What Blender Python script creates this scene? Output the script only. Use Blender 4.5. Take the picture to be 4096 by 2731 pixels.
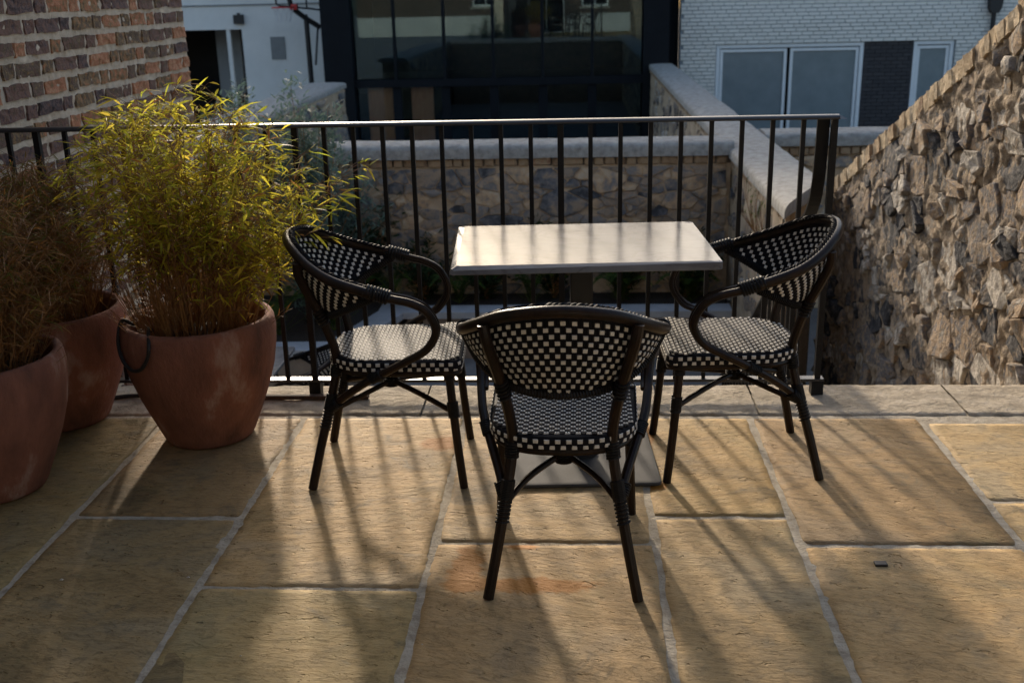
import bpy, bmesh, math, random
from mathutils import Vector, Matrix, noise
R = math.radians
S = bpy.context.scene
col = S.collection
for o in list(bpy.data.objects): bpy.data.objects.remove(o)

# ------------------------------------------------------------------ camera
cd = bpy.data.cameras.new('camera'); cam = bpy.data.objects.new('camera', cd); col.objects.link(cam)
cd.sensor_width = 36.0; cd.lens = 36.0 * 4263 / 4096
cd.clip_start = .05; cd.clip_end = 500
cam.matrix_world = Matrix(((0.998208, 0.004218, 0.05969, 0), (0.055408, 0.311554, -0.948612, 0), (-0.022598, 0.950219, 0.310762, 1.6), (0, 0, 0, 1)))
cd.dof.use_dof = True; cd.dof.focus_distance = 3.35; cd.dof.aperture_fstop = 4.5
S.camera = cam
# ------------------------------------------------------------------ sky and sun
SUN_AZ, SUN_EL = -14.0, 20.0
w = bpy.data.worlds.new('World'); S.world = w; w.use_nodes = True
nt = w.node_tree; bg = nt.nodes['Background']
sky = nt.nodes.new('ShaderNodeTexSky'); sky.sky_type = 'NISHITA'; sky.sun_disc = False
sky.sun_elevation = R(SUN_EL); sky.sun_rotation = R(SUN_AZ); sky.air_density = 1.0; sky.dust_density = 3.0; sky.ozone_density = 1.0
nt.links.new(sky.outputs[0], bg.inputs[0]); bg.inputs[1].default_value = .15
sd = bpy.data.lights.new('sun', 'SUN'); sun = bpy.data.objects.new('sun', sd); col.objects.link(sun)
sd.energy = 2.6; sd.angle = R(2.9); sd.color = (1.0, .85, .67)
sv = Vector((math.sin(R(SUN_AZ)) * math.cos(R(SUN_EL)), math.cos(R(SUN_AZ)) * math.cos(R(SUN_EL)), math.sin(R(SUN_EL))))
sun.rotation_euler = (-sv).to_track_quat('-Z', 'Y').to_euler(); sun.location = sv * 40
S.view_settings.view_transform = 'Standard'; S.view_settings.look = 'None'
S.view_settings.exposure = 0.85; S.view_settings.gamma = 1.0; S.view_settings.use_curve_mapping = False
S.render.engine = 'CYCLES'; S.cycles.max_bounces = 6; S.cycles.transparent_max_bounces = 12

# ------------------------------------------------------------------ helpers
def tag(o, label=None, cat=None, group=None, kind=None):
    if label: o['label'] = label
    if cat: o['category'] = cat
    if group: o['group'] = group
    if kind: o['kind'] = kind
    return o
def origin(o):
    v = Vector((0, 0, 0))
    while o is not None: v += o.location; o = o.parent
    return v
def empty(name, loc=(0, 0, 0)):
    o = bpy.data.objects.new(name, None); o.empty_display_size = .1; col.objects.link(o); o.location = loc
    return o
def link(name, me, parent=None, loc=None):
    o = bpy.data.objects.new(name, me); col.objects.link(o)
    if parent is not None: o.parent = parent
    if loc is not None: o.location = loc
    return o
def perp(t):
    a = Vector((0, 0, 1)) if abs(t.z) < .9 else Vector((1, 0, 0))
    return t.cross(a).normalized()
class MB:
    def __init__(s): s.v = []; s.f = []
    def add(s, vs, fs):
        n = len(s.v); s.v += [tuple(p) for p in vs]; s.f += [tuple(i + n for i in f) for f in fs]; return s
    def box(s, x0, x1, y0, y1, z0, z1):
        return s.add([(x0,y0,z0),(x1,y0,z0),(x1,y1,z0),(x0,y1,z0),(x0,y0,z1),(x1,y0,z1),(x1,y1,z1),(x0,y1,z1)],
                     [(0,3,2,1),(4,5,6,7),(0,1,5,4),(1,2,6,5),(2,3,7,6),(3,0,4,7)])
    def tube(s, pts, r, n=8, cap=True, closed=False, flat=None):
        pts = [Vector(p) for p in pts]; m = len(pts)
        rs = r if isinstance(r, (list, tuple)) else [r] * m
        vs = []; fr = None
        for i, p in enumerate(pts):
            if closed: t = (pts[(i + 1) % m] - pts[i - 1])
            else: t = (pts[min(i + 1, m - 1)] - pts[max(i - 1, 0)])
            t.normalize()
            if fr is None: fr = perp(t)
            fr = (fr - t * fr.dot(t))
            fr = fr.normalized() if fr.length > 1e-6 else perp(t)
            b = t.cross(fr)
            for k in range(n):
                a = 2 * math.pi * k / n
                vs.append(p + (fr * math.cos(a) + b * math.sin(a)) * rs[i])
        fs = []
        for i in range(m if closed else m - 1):
            j = (i + 1) % m
            for k in range(n):
                k2 = (k + 1) % n
                fs.append((i*n+k, i*n+k2, j*n+k2, j*n+k))
        if cap and not closed:
            fs.append(tuple(range(n - 1, -1, -1))); fs.append(tuple((m-1)*n+k for k in range(n)))
        return s.add(vs, fs)
    def helix(s, pts, rad, wire, turns, n=5, steps=10):
        """cord wound round a path"""
        pts = [Vector(p) for p in pts]; m = int(turns * steps); out = []
        L = len(pts) - 1
        for i in range(m + 1):
            u = i / m * L; k = min(int(u), L - 1); p = pts[k].lerp(pts[k+1], u - k)
            t = (pts[k+1] - pts[k]).normalized(); a = perp(t); b = t.cross(a); an = 2 * math.pi * i / steps
            out.append(p + (a * math.cos(an) + b * math.sin(an)) * rad)
        return s.tube(out, wire, n)
    def prism(s, poly, axis, a0, a1):
        """poly: 2-D outline; axis 'x': (y,z), 'y': (x,z), 'z': (x,y)"""
        mk = {'x': lambda p, a: (a, p[0], p[1]), 'y': lambda p, a: (p[0], a, p[1]), 'z': lambda p, a: (p[0], p[1], a)}[axis]
        n = len(poly); vs = [mk(p, a0) for p in poly] + [mk(p, a1) for p in poly]
        fs = [tuple(range(n - 1, -1, -1)), tuple(range(n, 2*n))] + [(i, (i+1) % n, (i+1) % n + n, i + n) for i in range(n)]
        return s.add(vs, fs)
    def lathe(s, prof, n=48, c=(0, 0, 0)):
        vs = []; fs = []
        for r, z in prof:
            for k in range(n):
                a = 2 * math.pi * k / n; vs.append((c[0] + r * math.cos(a), c[1] + r * math.sin(a), c[2] + z))
        for i in range(len(prof) - 1):
            for k in range(n):
                k2 = (k + 1) % n; fs.append((i*n+k, i*n+k2, (i+1)*n+k2, (i+1)*n+k))
        return s.add(vs, fs)
    def build(s, name, mat, parent=None, smooth=False, local=False, sharp=35):
        me = bpy.data.meshes.new(name)
        off = Vector((0, 0, 0)) if (parent is None or local) else origin(parent)
        me.from_pydata([(a - off.x, b - off.y, c - off.z) for a, b, c in s.v], [], s.f)
        bm = bmesh.new(); bm.from_mesh(me); bmesh.ops.recalc_face_normals(bm, faces=bm.faces); bm.to_mesh(me); bm.free()
        me.materials.append(mat)
        if smooth:
            me.polygons.foreach_set('use_smooth', [True] * len(me.polygons))
            me.set_sharp_from_angle(angle=R(sharp))
        return link(name, me, parent)
def raw(name, vs, fs, mat, parent=None, smooth=False):
    me = bpy.data.meshes.new(name); me.from_pydata(vs, [], fs); me.materials.append(mat)
    if smooth: me.polygons.foreach_set('use_smooth', [True] * len(me.polygons))
    return link(name, me, parent)
def spline(P, n=8):
    P = [Vector(p) for p in P]; Q = [P[0] * 2 - P[1]] + P + [P[-1] * 2 - P[-2]]; out = []
    for i in range(1, len(Q) - 2):
        for k in range(n):
            t = k / n; a, b, c, d = Q[i-1], Q[i], Q[i+1], Q[i+2]
            out.append(.5 * ((2*b) + (c-a)*t + (2*a-5*b+4*c-d)*t*t + (3*b-a-3*c+d)*t**3))
    out.append(P[-1]); return out
def fbm(p, o=3): 
    return noise.fractal(p, 1.0, 2.0, o)
def bevel(o, wd, seg=2, ang=30):
    m = o.modifiers.new('bevel', 'BEVEL'); m.width = wd; m.segments = seg; m.limit_method = 'ANGLE'; m.angle_limit = R(ang); return o

# ------------------------------------------------------------------ materials
def mat(name, colors, rough=.6, nscale=6, bump=0., bscale=40, rand=False, spec=.5, metal=0., stretch=None, coat=0., rvar=0., detail=6, island=False, mottling=.5, spread=1.0):
    """colour from a ramp over noise (+ a per-object or per-island random shift), bump from noise"""
    m = bpy.data.materials.new(name); m.use_nodes = True; N = m.node_tree.nodes; L = m.node_tree.links; b = N['Principled BSDF']
    geo = N.new('ShaderNodeNewGeometry'); mp = N.new('ShaderNodeMapping'); L.new(geo.outputs['Position'], mp.inputs[0])
    if stretch: mp.inputs['Scale'].default_value = stretch
    nz = N.new('ShaderNodeTexNoise'); nz.inputs['Scale'].default_value = nscale; nz.inputs['Detail'].default_value = detail; nz.inputs['Roughness'].default_value = .62
    L.new(mp.outputs[0], nz.inputs[0])
    rp = N.new('ShaderNodeValToRGB'); e = rp.color_ramp.elements
    while len(e) < len(colors): e.new(.5)
    for i, c in enumerate(colors):
        e[i].position = i / max(1, len(colors) - 1); e[i].color = (*c, 1)
    fac = nz.outputs[0]
    mr = N.new('ShaderNodeMapRange'); mr.inputs[1].default_value = .28; mr.inputs[2].default_value = .72
    L.new(fac, mr.inputs[0]); fac = mr.outputs[0]
    if rand or island:
        if rand: ri = N.new('ShaderNodeObjectInfo').outputs['Random']
        else: ri = geo.outputs['Random Per Island']
        mx = N.new('ShaderNodeMix'); mx.inputs[0].default_value = mottling
        L.new(ri, mx.inputs[2]); L.new(fac, mx.inputs[3]); wd = N.new('ShaderNodeMapRange'); wd.inputs[1].default_value = .5 - .5 * spread; wd.inputs[2].default_value = .5 + .5 * spread; L.new(mx.outputs[0], wd.inputs[0]); fac = wd.outputs[0]
    L.new(fac, rp.inputs[0]); L.new(rp.outputs[0], b.inputs['Base Color'])
    b.inputs['Roughness'].default_value = rough; b.inputs['Metallic'].default_value = metal
    b.inputs['Specular IOR Level'].default_value = spec
    b.inputs['Coat Weight'].default_value = coat; b.inputs['Coat Roughness'].default_value = .15
    if rvar:
        m2 = N.new('ShaderNodeMapRange'); m2.inputs[3].default_value = rough - rvar; m2.inputs[4].default_value = rough + rvar
        L.new(nz.outputs[0], m2.inputs[0]); L.new(m2.outputs[0], b.inputs['Roughness'])
    if bump:
        nb = N.new('ShaderNodeTexNoise'); nb.inputs['Scale'].default_value = bscale; nb.inputs['Detail'].default_value = 8; nb.inputs['Roughness'].default_value = .65
        L.new(mp.outputs[0], nb.inputs[0]); bp = N.new('ShaderNodeBump'); bp.inputs['Strength'].default_value = 1.0; bp.inputs['Distance'].default_value = bump
        L.new(nb.outputs[0], bp.inputs['Height']); L.new(bp.outputs[0], b.inputs['Normal'])
    return m
def leafmat(name, colors, trans=.55, rough=.5):
    m = mat(name, colors, rough=rough, nscale=9, island=True, mottling=.35, spec=.15)
    N = m.node_tree.nodes; L = m.node_tree.links; b = N['Principled BSDF']; out = N['Material Output']
    tr = N.new('ShaderNodeBsdfTranslucent'); rp = [n for n in N if n.type == 'VALTORGB'][0]
    L.new(rp.outputs[0], tr.inputs[0]); mx = N.new('ShaderNodeMixShader'); mx.inputs[0].default_value = trans
    L.new(b.outputs[0], mx.inputs[1]); L.new(tr.outputs[0], mx.inputs[2]); L.new(mx.outputs[0], out.inputs[0])
    return m
M = {}
M['mortar'] = mat('pale mortar', [(.26,.215,.155), (.42,.365,.28), (.52,.465,.37)], .95, 22, .010, 70)
M['bricks'] = mat('old brick', [(.04,.03,.03), (.12,.08,.075), (.20,.105,.075), (.11,.08,.055), (.28,.175,.08), (.42,.16,.08), (.52,.29,.16)], .92, 34, .016, 55, rand=True, mottling=.42, spread=.75)
M['brickmortar'] = mat('lime mortar', [(.44,.355,.26), (.66,.56,.43)], .95, 10, .008, 60)
M['rubble'] = mat('rubble stone', [(.03,.031,.036), (.10,.095,.095), (.33,.25,.17), (.13,.13,.14), (.40,.28,.17), (.24,.215,.185), (.56,.50,.42)], .92, 15, .035, 26, rand=True, mottling=.36, spread=.62)
M['rubblemortar'] = mat('sandy mortar', [(.07,.052,.038), (.23,.175,.12), (.42,.325,.225), (.52,.42,.31)], .95, 14, .05, 22)
M['gstone'] = mat('garden wall stone', [(.05,.053,.06), (.15,.15,.155), (.36,.275,.19), (.20,.195,.19), (.50,.35,.21), (.52,.43,.31)], .9, 10, .02, 20, rand=True, mottling=.4, spread=.7)
M['gmortar'] = mat('garden wall mortar', [(.32,.235,.15), (.56,.43,.29)], .95, 6, .01, 30)
M['rough_core'] = mat('rough walling', [(.04,.04,.045), (.11,.095,.08), (.22,.165,.11)], .95, 7, .02, 12)
M['coping'] = mat('weathered coping', [(.19,.18,.16), (.32,.305,.275), (.42,.40,.36)], .9, 14, .010, 60)
M['copebrick'] = mat('coping brick', [(.12,.07,.04), (.24,.15,.08), (.34,.24,.14), (.28,.13,.07)], .9, 20, .006, 70, rand=True)
M['slopebrick'] = mat('sandy coping brick', [(.22,.10,.055), (.44,.32,.19), (.54,.42,.27), (.40,.34,.26)], .9, 18, .02, 40, rand=True)
M['limestone'] = mat('pitted limestone', [(.20,.165,.115), (.40,.335,.245), (.54,.465,.36)], .9, 11, .012, 45)
M['steel'] = mat('black painted steel', [(.008,.008,.009), (.012,.012,.013)], .45, 20, .0004, 300, rvar=.08, spec=.2)
M['railtop'] = mat('worn handrail steel', [(.012,.012,.013), (.022,.022,.024)], .36, 20, .0004, 300, rvar=.08, spec=.7)
M['frame'] = mat('dark bamboo tube', [(.008,.006,.005), (.016,.009,.006), (.030,.016,.009)], .34, 30, .0006, 200, stretch=(1, 1, .25), rvar=.1, spec=.2)
M['binding'] = mat('black cord', [(.006,.006,.007), (.012,.012,.013)], .5, 60, spec=.22)
M['blackweave'] = mat('black wicker', [(.006,.006,.008), (.009,.009,.012)], .62, 60, spec=.12)
M['whiteweave'] = mat('ivory wicker', [(.58,.55,.49), (.68,.65,.59)], .65, 50, spec=.15)
M['plate'] = mat('grey base plate', [(.055,.055,.055), (.085,.085,.083)], .7, 9, .0006, 120, spec=.15)
M['terracotta'] = mat('terracotta', [(.08,.036,.024), (.18,.07,.042), (.25,.10,.060), (.42,.29,.235)], .88, 7, .006, 80, stretch=(1, 1, .4), detail=9)
M['soil'] = mat('soil', [(.012,.009,.006), (.05,.035,.022)], .95, 40, .012, 60)
M['stem'] = mat('bamboo stem', [(.10,.045,.018), (.24,.115,.04), (.34,.19,.06)], .55, 20, island=True)
M['leaf'] = leafmat('bamboo leaf', [(.16,.22,.03), (.42,.42,.045), (.66,.56,.06), (.70,.50,.09)], .72, .65)
M['leafolive'] = leafmat('olive bamboo leaf', [(.07,.075,.02), (.16,.15,.03), (.26,.21,.04)], .6)
M['leafdry'] = leafmat('dry bamboo leaf', [(.10,.045,.018), (.22,.095,.03), (.34,.17,.05), (.20,.15,.04)], .6)
M['olive'] = leafmat('grey green leaf', [(.08,.12,.09), (.14,.20,.155), (.20,.27,.21)], .35)
M['fern'] = leafmat('fern leaf', [(.03,.07,.015), (.08,.13,.03), (.20,.22,.04)], .5)
M['dark_leaf'] = leafmat('dark leaf', [(.015,.03,.012), (.03,.055,.02), (.05,.08,.03)], .35)
M['render_white'] = mat('white render', [(.60,.60,.57), (.72,.715,.68)], .8, 1.5, .002, 40)
M['whitebrick'] = mat('white glazed brick', [(.60,.59,.54), (.74,.725,.67)], .55, 12, .001, 60, rand=True)
M['whitemortar'] = mat('grey mortar', [(.22,.25,.27), (.30,.33,.35)], .9, 20)
M['darkbrick'] = mat('dark brick', [(.018,.018,.022), (.045,.042,.045)], .7, 14, island=True)
M['darkmortar'] = mat('dark mortar', [(.012,.012,.014), (.02,.02,.022)], .9, 14)
M['upvc'] = mat('pale window frame', [(.60,.64,.66), (.70,.73,.74)], .4, 10)
M['blind'] = mat('frosted pane', [(.13,.17,.185), (.18,.22,.235)], .3, 3, spec=.5)
M['cladding'] = mat('dark cladding', [(.005,.006,.008), (.008,.010,.013)], .7, 3, spec=.15)
M['interior'] = mat('dark room', [(.010,.010,.010), (.02,.019,.018)], .9, 2)
M['wood'] = mat('brown timber', [(.42,.17,.06), (.58,.25,.10)], .7, 6, stretch=(6, 6, .6))
M['black'] = mat('matt black', [(.008,.008,.009), (.013,.013,.014)], .55, 20)
M['red'] = mat('red rim', [(.55,.03,.03), (.62,.05,.04)], .4, 20)
M['net'] = mat('white net', [(.6,.6,.6), (.7,.7,.7)], .8, 20)
M['grey'] = mat('grey panel', [(.16,.17,.17), (.2,.21,.21)], .6, 8)
M['partition'] = mat('grey partition', [(.22,.23,.23), (.28,.29,.29)], .7, 4)
M['earth'] = mat('garden paving', [(.13,.13,.13), (.22,.215,.20)], .9, 5, .004, 40)
M['yard'] = mat('yard ground', [(.10,.10,.10), (.18,.17,.16)], .9, 3)
M['planter'] = mat('planter face', [(.20,.15,.11), (.30,.23,.17)], .9, 6, .004, 40)
M['ledge'] = mat('planter ledge', [(.30,.31,.32), (.42,.425,.43)], .8, 6, .003, 40)
M['pale'] = mat('pale painted basement', [(.36,.37,.37), (.46,.47,.46)], .85, 2)
M['hose'] = mat('black hose', [(.01,.01,.01), (.02,.018,.016)], .6, 20)
M['rusty'] = mat('rusty flat bar', [(.03,.018,.012), (.08,.04,.022)], .8, 30, .001, 200)
M['debris'] = mat('pale grit', [(.45,.40,.33), (.6,.55,.48)], .9, 20)

def glass(name):
    m = bpy.data.materials.new(name); m.use_nodes = True; N = m.node_tree.nodes; L = m.node_tree.links; N.remove(N['Principled BSDF'])
    fr = N.new('ShaderNodeFresnel'); fr.inputs[0].default_value = 1.5
    g = N.new('ShaderNodeBsdfGlossy'); g.inputs['Roughness'].default_value = .01; g.inputs[0].default_value = (.55,.80,.90,1)
    t = N.new('ShaderNodeBsdfTransparent'); t.inputs[0].default_value = (.85,.88,.9,1); x = N.new('ShaderNodeMixShader')
    ad = N.new('ShaderNodeMath'); ad.operation = 'MULTIPLY_ADD'; ad.inputs[1].default_value = 1.3; ad.inputs[2].default_value = .01; ad.use_clamp = True
    L.new(fr.outputs[0], ad.inputs[0]); L.new(ad.outputs[0], x.inputs[0]); L.new(t.outputs[0], x.inputs[1]); L.new(g.outputs[0], x.inputs[2]); L.new(x.outputs[0], N['Material Output'].inputs[0])
    return m
M['glass'] = glass('window glass')

def flag_mat():
    m = bpy.data.materials.new('riven sandstone'); m.use_nodes = True; N = m.node_tree.nodes; L = m.node_tree.links; b = N['Principled BSDF']
    geo = N.new('ShaderNodeNewGeometry'); P = geo.outputs['Position']; oi = N.new('ShaderNodeObjectInfo')
    def nzs(scale, st=(1, 1, 1), detail=6, rough=.6, dist=0.):
        mp = N.new('ShaderNodeMapping'); mp.inputs['Scale'].default_value = st
        # shift the pattern from stone to stone
        cm = N.new('ShaderNodeVectorMath'); cm.operation = 'SCALE'; L.new(oi.outputs['Random'], cm.inputs['Scale']); cm.inputs[0].default_value = (17, 31, 11)
        vr = N.new('ShaderNodeVectorRotate'); vr.rotation_type = 'Z_AXIS'; ra = N.new('ShaderNodeMapRange'); ra.inputs[3].default_value = -.35; ra.inputs[4].default_value = .35; L.new(oi.outputs['Random'], ra.inputs[0]); L.new(ra.outputs[0], vr.inputs['Angle']); L.new(P, vr.inputs['Vector']); L.new(vr.outputs[0], mp.inputs[0])
        av = N.new('ShaderNodeVectorMath'); L.new(mp.outputs[0], av.inputs[0]); L.new(cm.outputs[0], av.inputs[1])
        n = N.new('ShaderNodeTexNoise'); n.inputs['Scale'].default_value = scale; n.inputs['Detail'].default_value = detail; n.inputs['Roughness'].default_value = rough; n.inputs['Distortion'].default_value = dist
        L.new(av.outputs[0], n.inputs[0]); return n.outputs[0]
    def ramp(f, pts):
        r = N.new('ShaderNodeValToRGB'); e = r.color_ramp.elements
        while len(e) < len(pts): e.new(.5)
        for i, (p, c) in enumerate(pts): e[i].position = p; e[i].color = (*c, 1)
        L.new(f, r.inputs[0]); return r.outputs[0]
    def mix(a, bb, f, mode='MIX'):
        x = N.new('ShaderNodeMix'); x.data_type = 'RGBA'; x.blend_type = mode
        if isinstance(f, float): x.inputs[0].default_value = f
        else: L.new(f, x.inputs[0])
        L.new(a, x.inputs[6])
        if isinstance(bb, tuple): x.inputs[7].default_value = (*bb, 1)
        else: L.new(bb, x.inputs[7])
        return x.outputs[2]
    base = ramp(nzs(2.2, (1, 1.3, 1), 7, .62, .6), [(.30, (.15,.105,.045)), (.41, (.28,.195,.085)), (.48, (.42,.285,.125)), (.54, (.47,.335,.165)), (.60, (.36,.27,.15)), (.68, (.46,.36,.22))])
    tint = ramp(oi.outputs['Random'], [(0, (.25,.19,.10)), (.3, (.42,.29,.135)), (.55, (.37,.29,.175)), (.8, (.46,.36,.225)), (1, (.33,.235,.115))])
    c = mix(base, tint, .25); c = mix(c, oi.outputs['Color'], 1.0, 'MULTIPLY')
    fine = ramp(nzs(45, (.55, 1, 1), 9, .75), [(.3, (.55,.55,.55)), (.5, (1, 1, 1)), (.7, (1.12, 1.1, 1.05))])
    c = mix(c, fine, .9, 'MULTIPLY')
    dirt = ramp(nzs(5, (1, 1, 1), 8, .7, 1.0), [(.56, (0, 0, 0)), (.74, (1, 1, 1))])
    c = mix(c, (.12,.105,.07), mixf(N, L, dirt, .85))
    green = ramp(nzs(3.1, (1.3, .8, 1), 6, .65), [(.55, (0, 0, 0)), (.78, (1, 1, 1))])
    c = mix(c, (.15,.15,.055), mixf(N, L, green, .38))
    # rust marks on the slab behind the near chair and by the far chair feet
    nd = nzs(17, (.7, 1.2, 1), 9, .75)
    def blob(cx, cy, rx, ry):
        sb = N.new('ShaderNodeVectorMath'); sb.operation = 'SUBTRACT'; L.new(P, sb.inputs[0]); sb.inputs[1].default_value = (cx, cy, 0)
        ml = N.new('ShaderNodeVectorMath'); ml.operation = 'MULTIPLY'; L.new(sb.outputs[0], ml.inputs[0]); ml.inputs[1].default_value = (1 / rx, 1 / ry, 0)
        ln = N.new('ShaderNodeVectorMath'); ln.operation = 'LENGTH'; L.new(ml.outputs[0], ln.inputs[0])
        a = N.new('ShaderNodeMath'); a.operation = 'MULTIPLY_ADD'; L.new(nd, a.inputs[0]); a.inputs[1].default_value = -2.6; L.new(ln.outputs['Value'], a.inputs[2])
        r = N.new('ShaderNodeMapRange'); L.new(a.outputs[0], r.inputs[0]); r.inputs[1].default_value = -.05; r.inputs[2].default_value = -.5; r.inputs[3].default_value = 0; r.inputs[4].default_value = 1
        return r.outputs[0]
    rust = None
    for q in [(-.325, 2.75, .045, .13), (-.315, 2.655, .075, .04), (-.15, 2.655, .10, .04), (-.05, 2.65, .10, .035), (-.50, 3.66, .07, .06), (.27, 3.72, .02, .10), (.28, 3.3, .03, .03), (-.16, 2.88, .05, .02)]:
        bl = blob(*q)
        if rust is None: rust = bl
        else:
            mxx = N.new('ShaderNodeMath'); mxx.operation = 'MAXIMUM'; L.new(rust, mxx.inputs[0]); L.new(bl, mxx.inputs[1]); rust = mxx.outputs[0]
    rs = N.new('ShaderNodeMath'); rs.operation = 'MULTIPLY'; L.new(rust, rs.inputs[0]); rs.inputs[1].default_value = .95
    c = mix(c, (.36,.145,.012), rs.outputs[0])
    L.new(c, b.inputs['Base Color']); b.inputs['Roughness'].default_value = .72; b.inputs['Specular IOR Level'].default_value = .35
    # relief: sawn ripples along the stone, riven flakes and pits
    h1 = nzs(60, (.22, 1, 1), 5, .6, .15); h2 = nzs(150, (.3, 1, 1), 5, .65); h3 = nzs(6.5, (.6, 1.2, 1), 12, .72, .25)
    def ma(a, k, c_=None):
        n = N.new('ShaderNodeMath'); n.operation = 'MULTIPLY_ADD'; L.new(a, n.inputs[0]); n.inputs[1].default_value = k
        if c_ is None: n.inputs[2].default_value = 0
        else: L.new(c_, n.inputs[2])
        return n.outputs[0]
    pit = ramp(nzs(34, (.6, 1, 1), 3, .5), [(.66, (0, 0, 0)), (.72, (1, 1, 1))])
    st = ramp(h3, [(.3, (0, 0, 0)), (.44, (.30,.30,.30)), (.45, (.48,.48,.48)), (.54, (.58,.58,.58)), (.55, (.78,.78,.78)), (.7, (1, 1, 1))])
    hh = ma(pit, -.8, ma(h2, .30, ma(h1, .28, ma(st, .55))))
    bp = N.new('ShaderNodeBump'); bp.inputs['Distance'].default_value = .010; bp.inputs['Strength'].default_value = 1.0
    L.new(hh, bp.inputs['Height']); L.new(bp.outputs[0], b.inputs['Normal'])
    return m
def mixf(N, L, c, k):
    n = N.new('ShaderNodeMath'); n.operation = 'MULTIPLY'; L.new(c, n.inputs[0]); n.inputs[1].default_value = k; return n.outputs[0]
M['flag'] = flag_mat()

def marble():
    m = mat('white marble', [(.10,.10,.105), (.15,.15,.155), (.18,.18,.185)], .2, 6, .0002, 90, rvar=.06, spec=.14)
    N = m.node_tree.nodes; L = m.node_tree.links; b = N['Principled BSDF']; geo = [n for n in N if n.type == 'NEW_GEOMETRY'][0]
    nz = N.new('ShaderNodeTexNoise'); nz.inputs['Scale'].default_value = 3.2; nz.inputs['Detail'].default_value = 9; nz.inputs['Distortion'].default_value = 2.2
    mp = N.new('ShaderNodeMapping'); mp.inputs['Rotation'].default_value = (0, 0, .6); mp.inputs['Scale'].default_value = (1, 2.4, 1); L.new(geo.outputs[0], mp.inputs[0]); L.new(mp.outputs[0], nz.inputs[0])
    r = N.new('ShaderNodeValToRGB'); e = r.color_ramp.elements; e[0].position = .46; e[0].color = (0,0,0,1); e.new(.5); e[1].color = (1,1,1,1); e[2].position = .54; e[2].color = (0,0,0,1)
    L.new(nz.outputs[0], r.inputs[0]); x = N.new('ShaderNodeMix'); x.data_type = 'RGBA'
    k = N.new('ShaderNodeMath'); k.operation = 'MULTIPLY'; k.inputs[1].default_value = .6; L.new(r.outputs[0], k.inputs[0]); L.new(k.outputs[0], x.inputs[0])
    base = [n for n in N if n.type == 'VALTORGB'][0]; L.new(base.outputs[0], x.inputs[6]); x.inputs[7].default_value = (.085,.08,.075,1); L.new(x.outputs[2], b.inputs['Base Color'])
    return m
M['marble'] = marble()

# ------------------------------------------------------------------ pieces for masonry
def brick_mesh(name, L_, D_, H_, m, seed, jit=.003, bev=.006, cuts=0):
    """brick centred on its origin, L along x, D along y, H along z"""
    bm = bmesh.new(); bmesh.ops.create_cube(bm, size=1)
    for v in bm.verts: v.co = Vector((v.co.x * L_, v.co.y * D_, v.co.z * H_))
    if cuts: bmesh.ops.subdivide_edges(bm, edges=[e for e in bm.edges if abs(e.verts[0].co.y - e.verts[1].co.y) > 1e-5], cuts=cuts)
    if cuts: bmesh.ops.subdivide_edges(bm, edges=[e for e in bm.edges if abs(e.verts[0].co.z - e.verts[1].co.z) > 1e-5], cuts=1)
    if bev: bmesh.ops.bevel(bm, geom=list(bm.edges), offset=bev, segments=1, affect='EDGES', profile=.5) if not cuts else None
    for v in bm.verts:
        v.co += noise.noise_vector(v.co * 31 + Vector((seed * 7.3, seed * 3.1, 0))) * jit
    me = bpy.data.meshes.new(name); bm.to_mesh(me); bm.free(); me.materials.append(m); return me
def clip(poly, nx, ny, d):
    out = []; n = len(poly)
    for i in range(n):
        a, b = poly[i], poly[(i + 1) % n]; da = a[0]*nx + a[1]*ny - d; db = b[0]*nx + b[1]*ny - d
        if da <= 0: out.append(a)
        if (da < 0 < db) or (db < 0 < da):
            t = da / (da - db); out.append((a[0] + (b[0]-a[0])*t, a[1] + (b[1]-a[1])*t))
    return out
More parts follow.
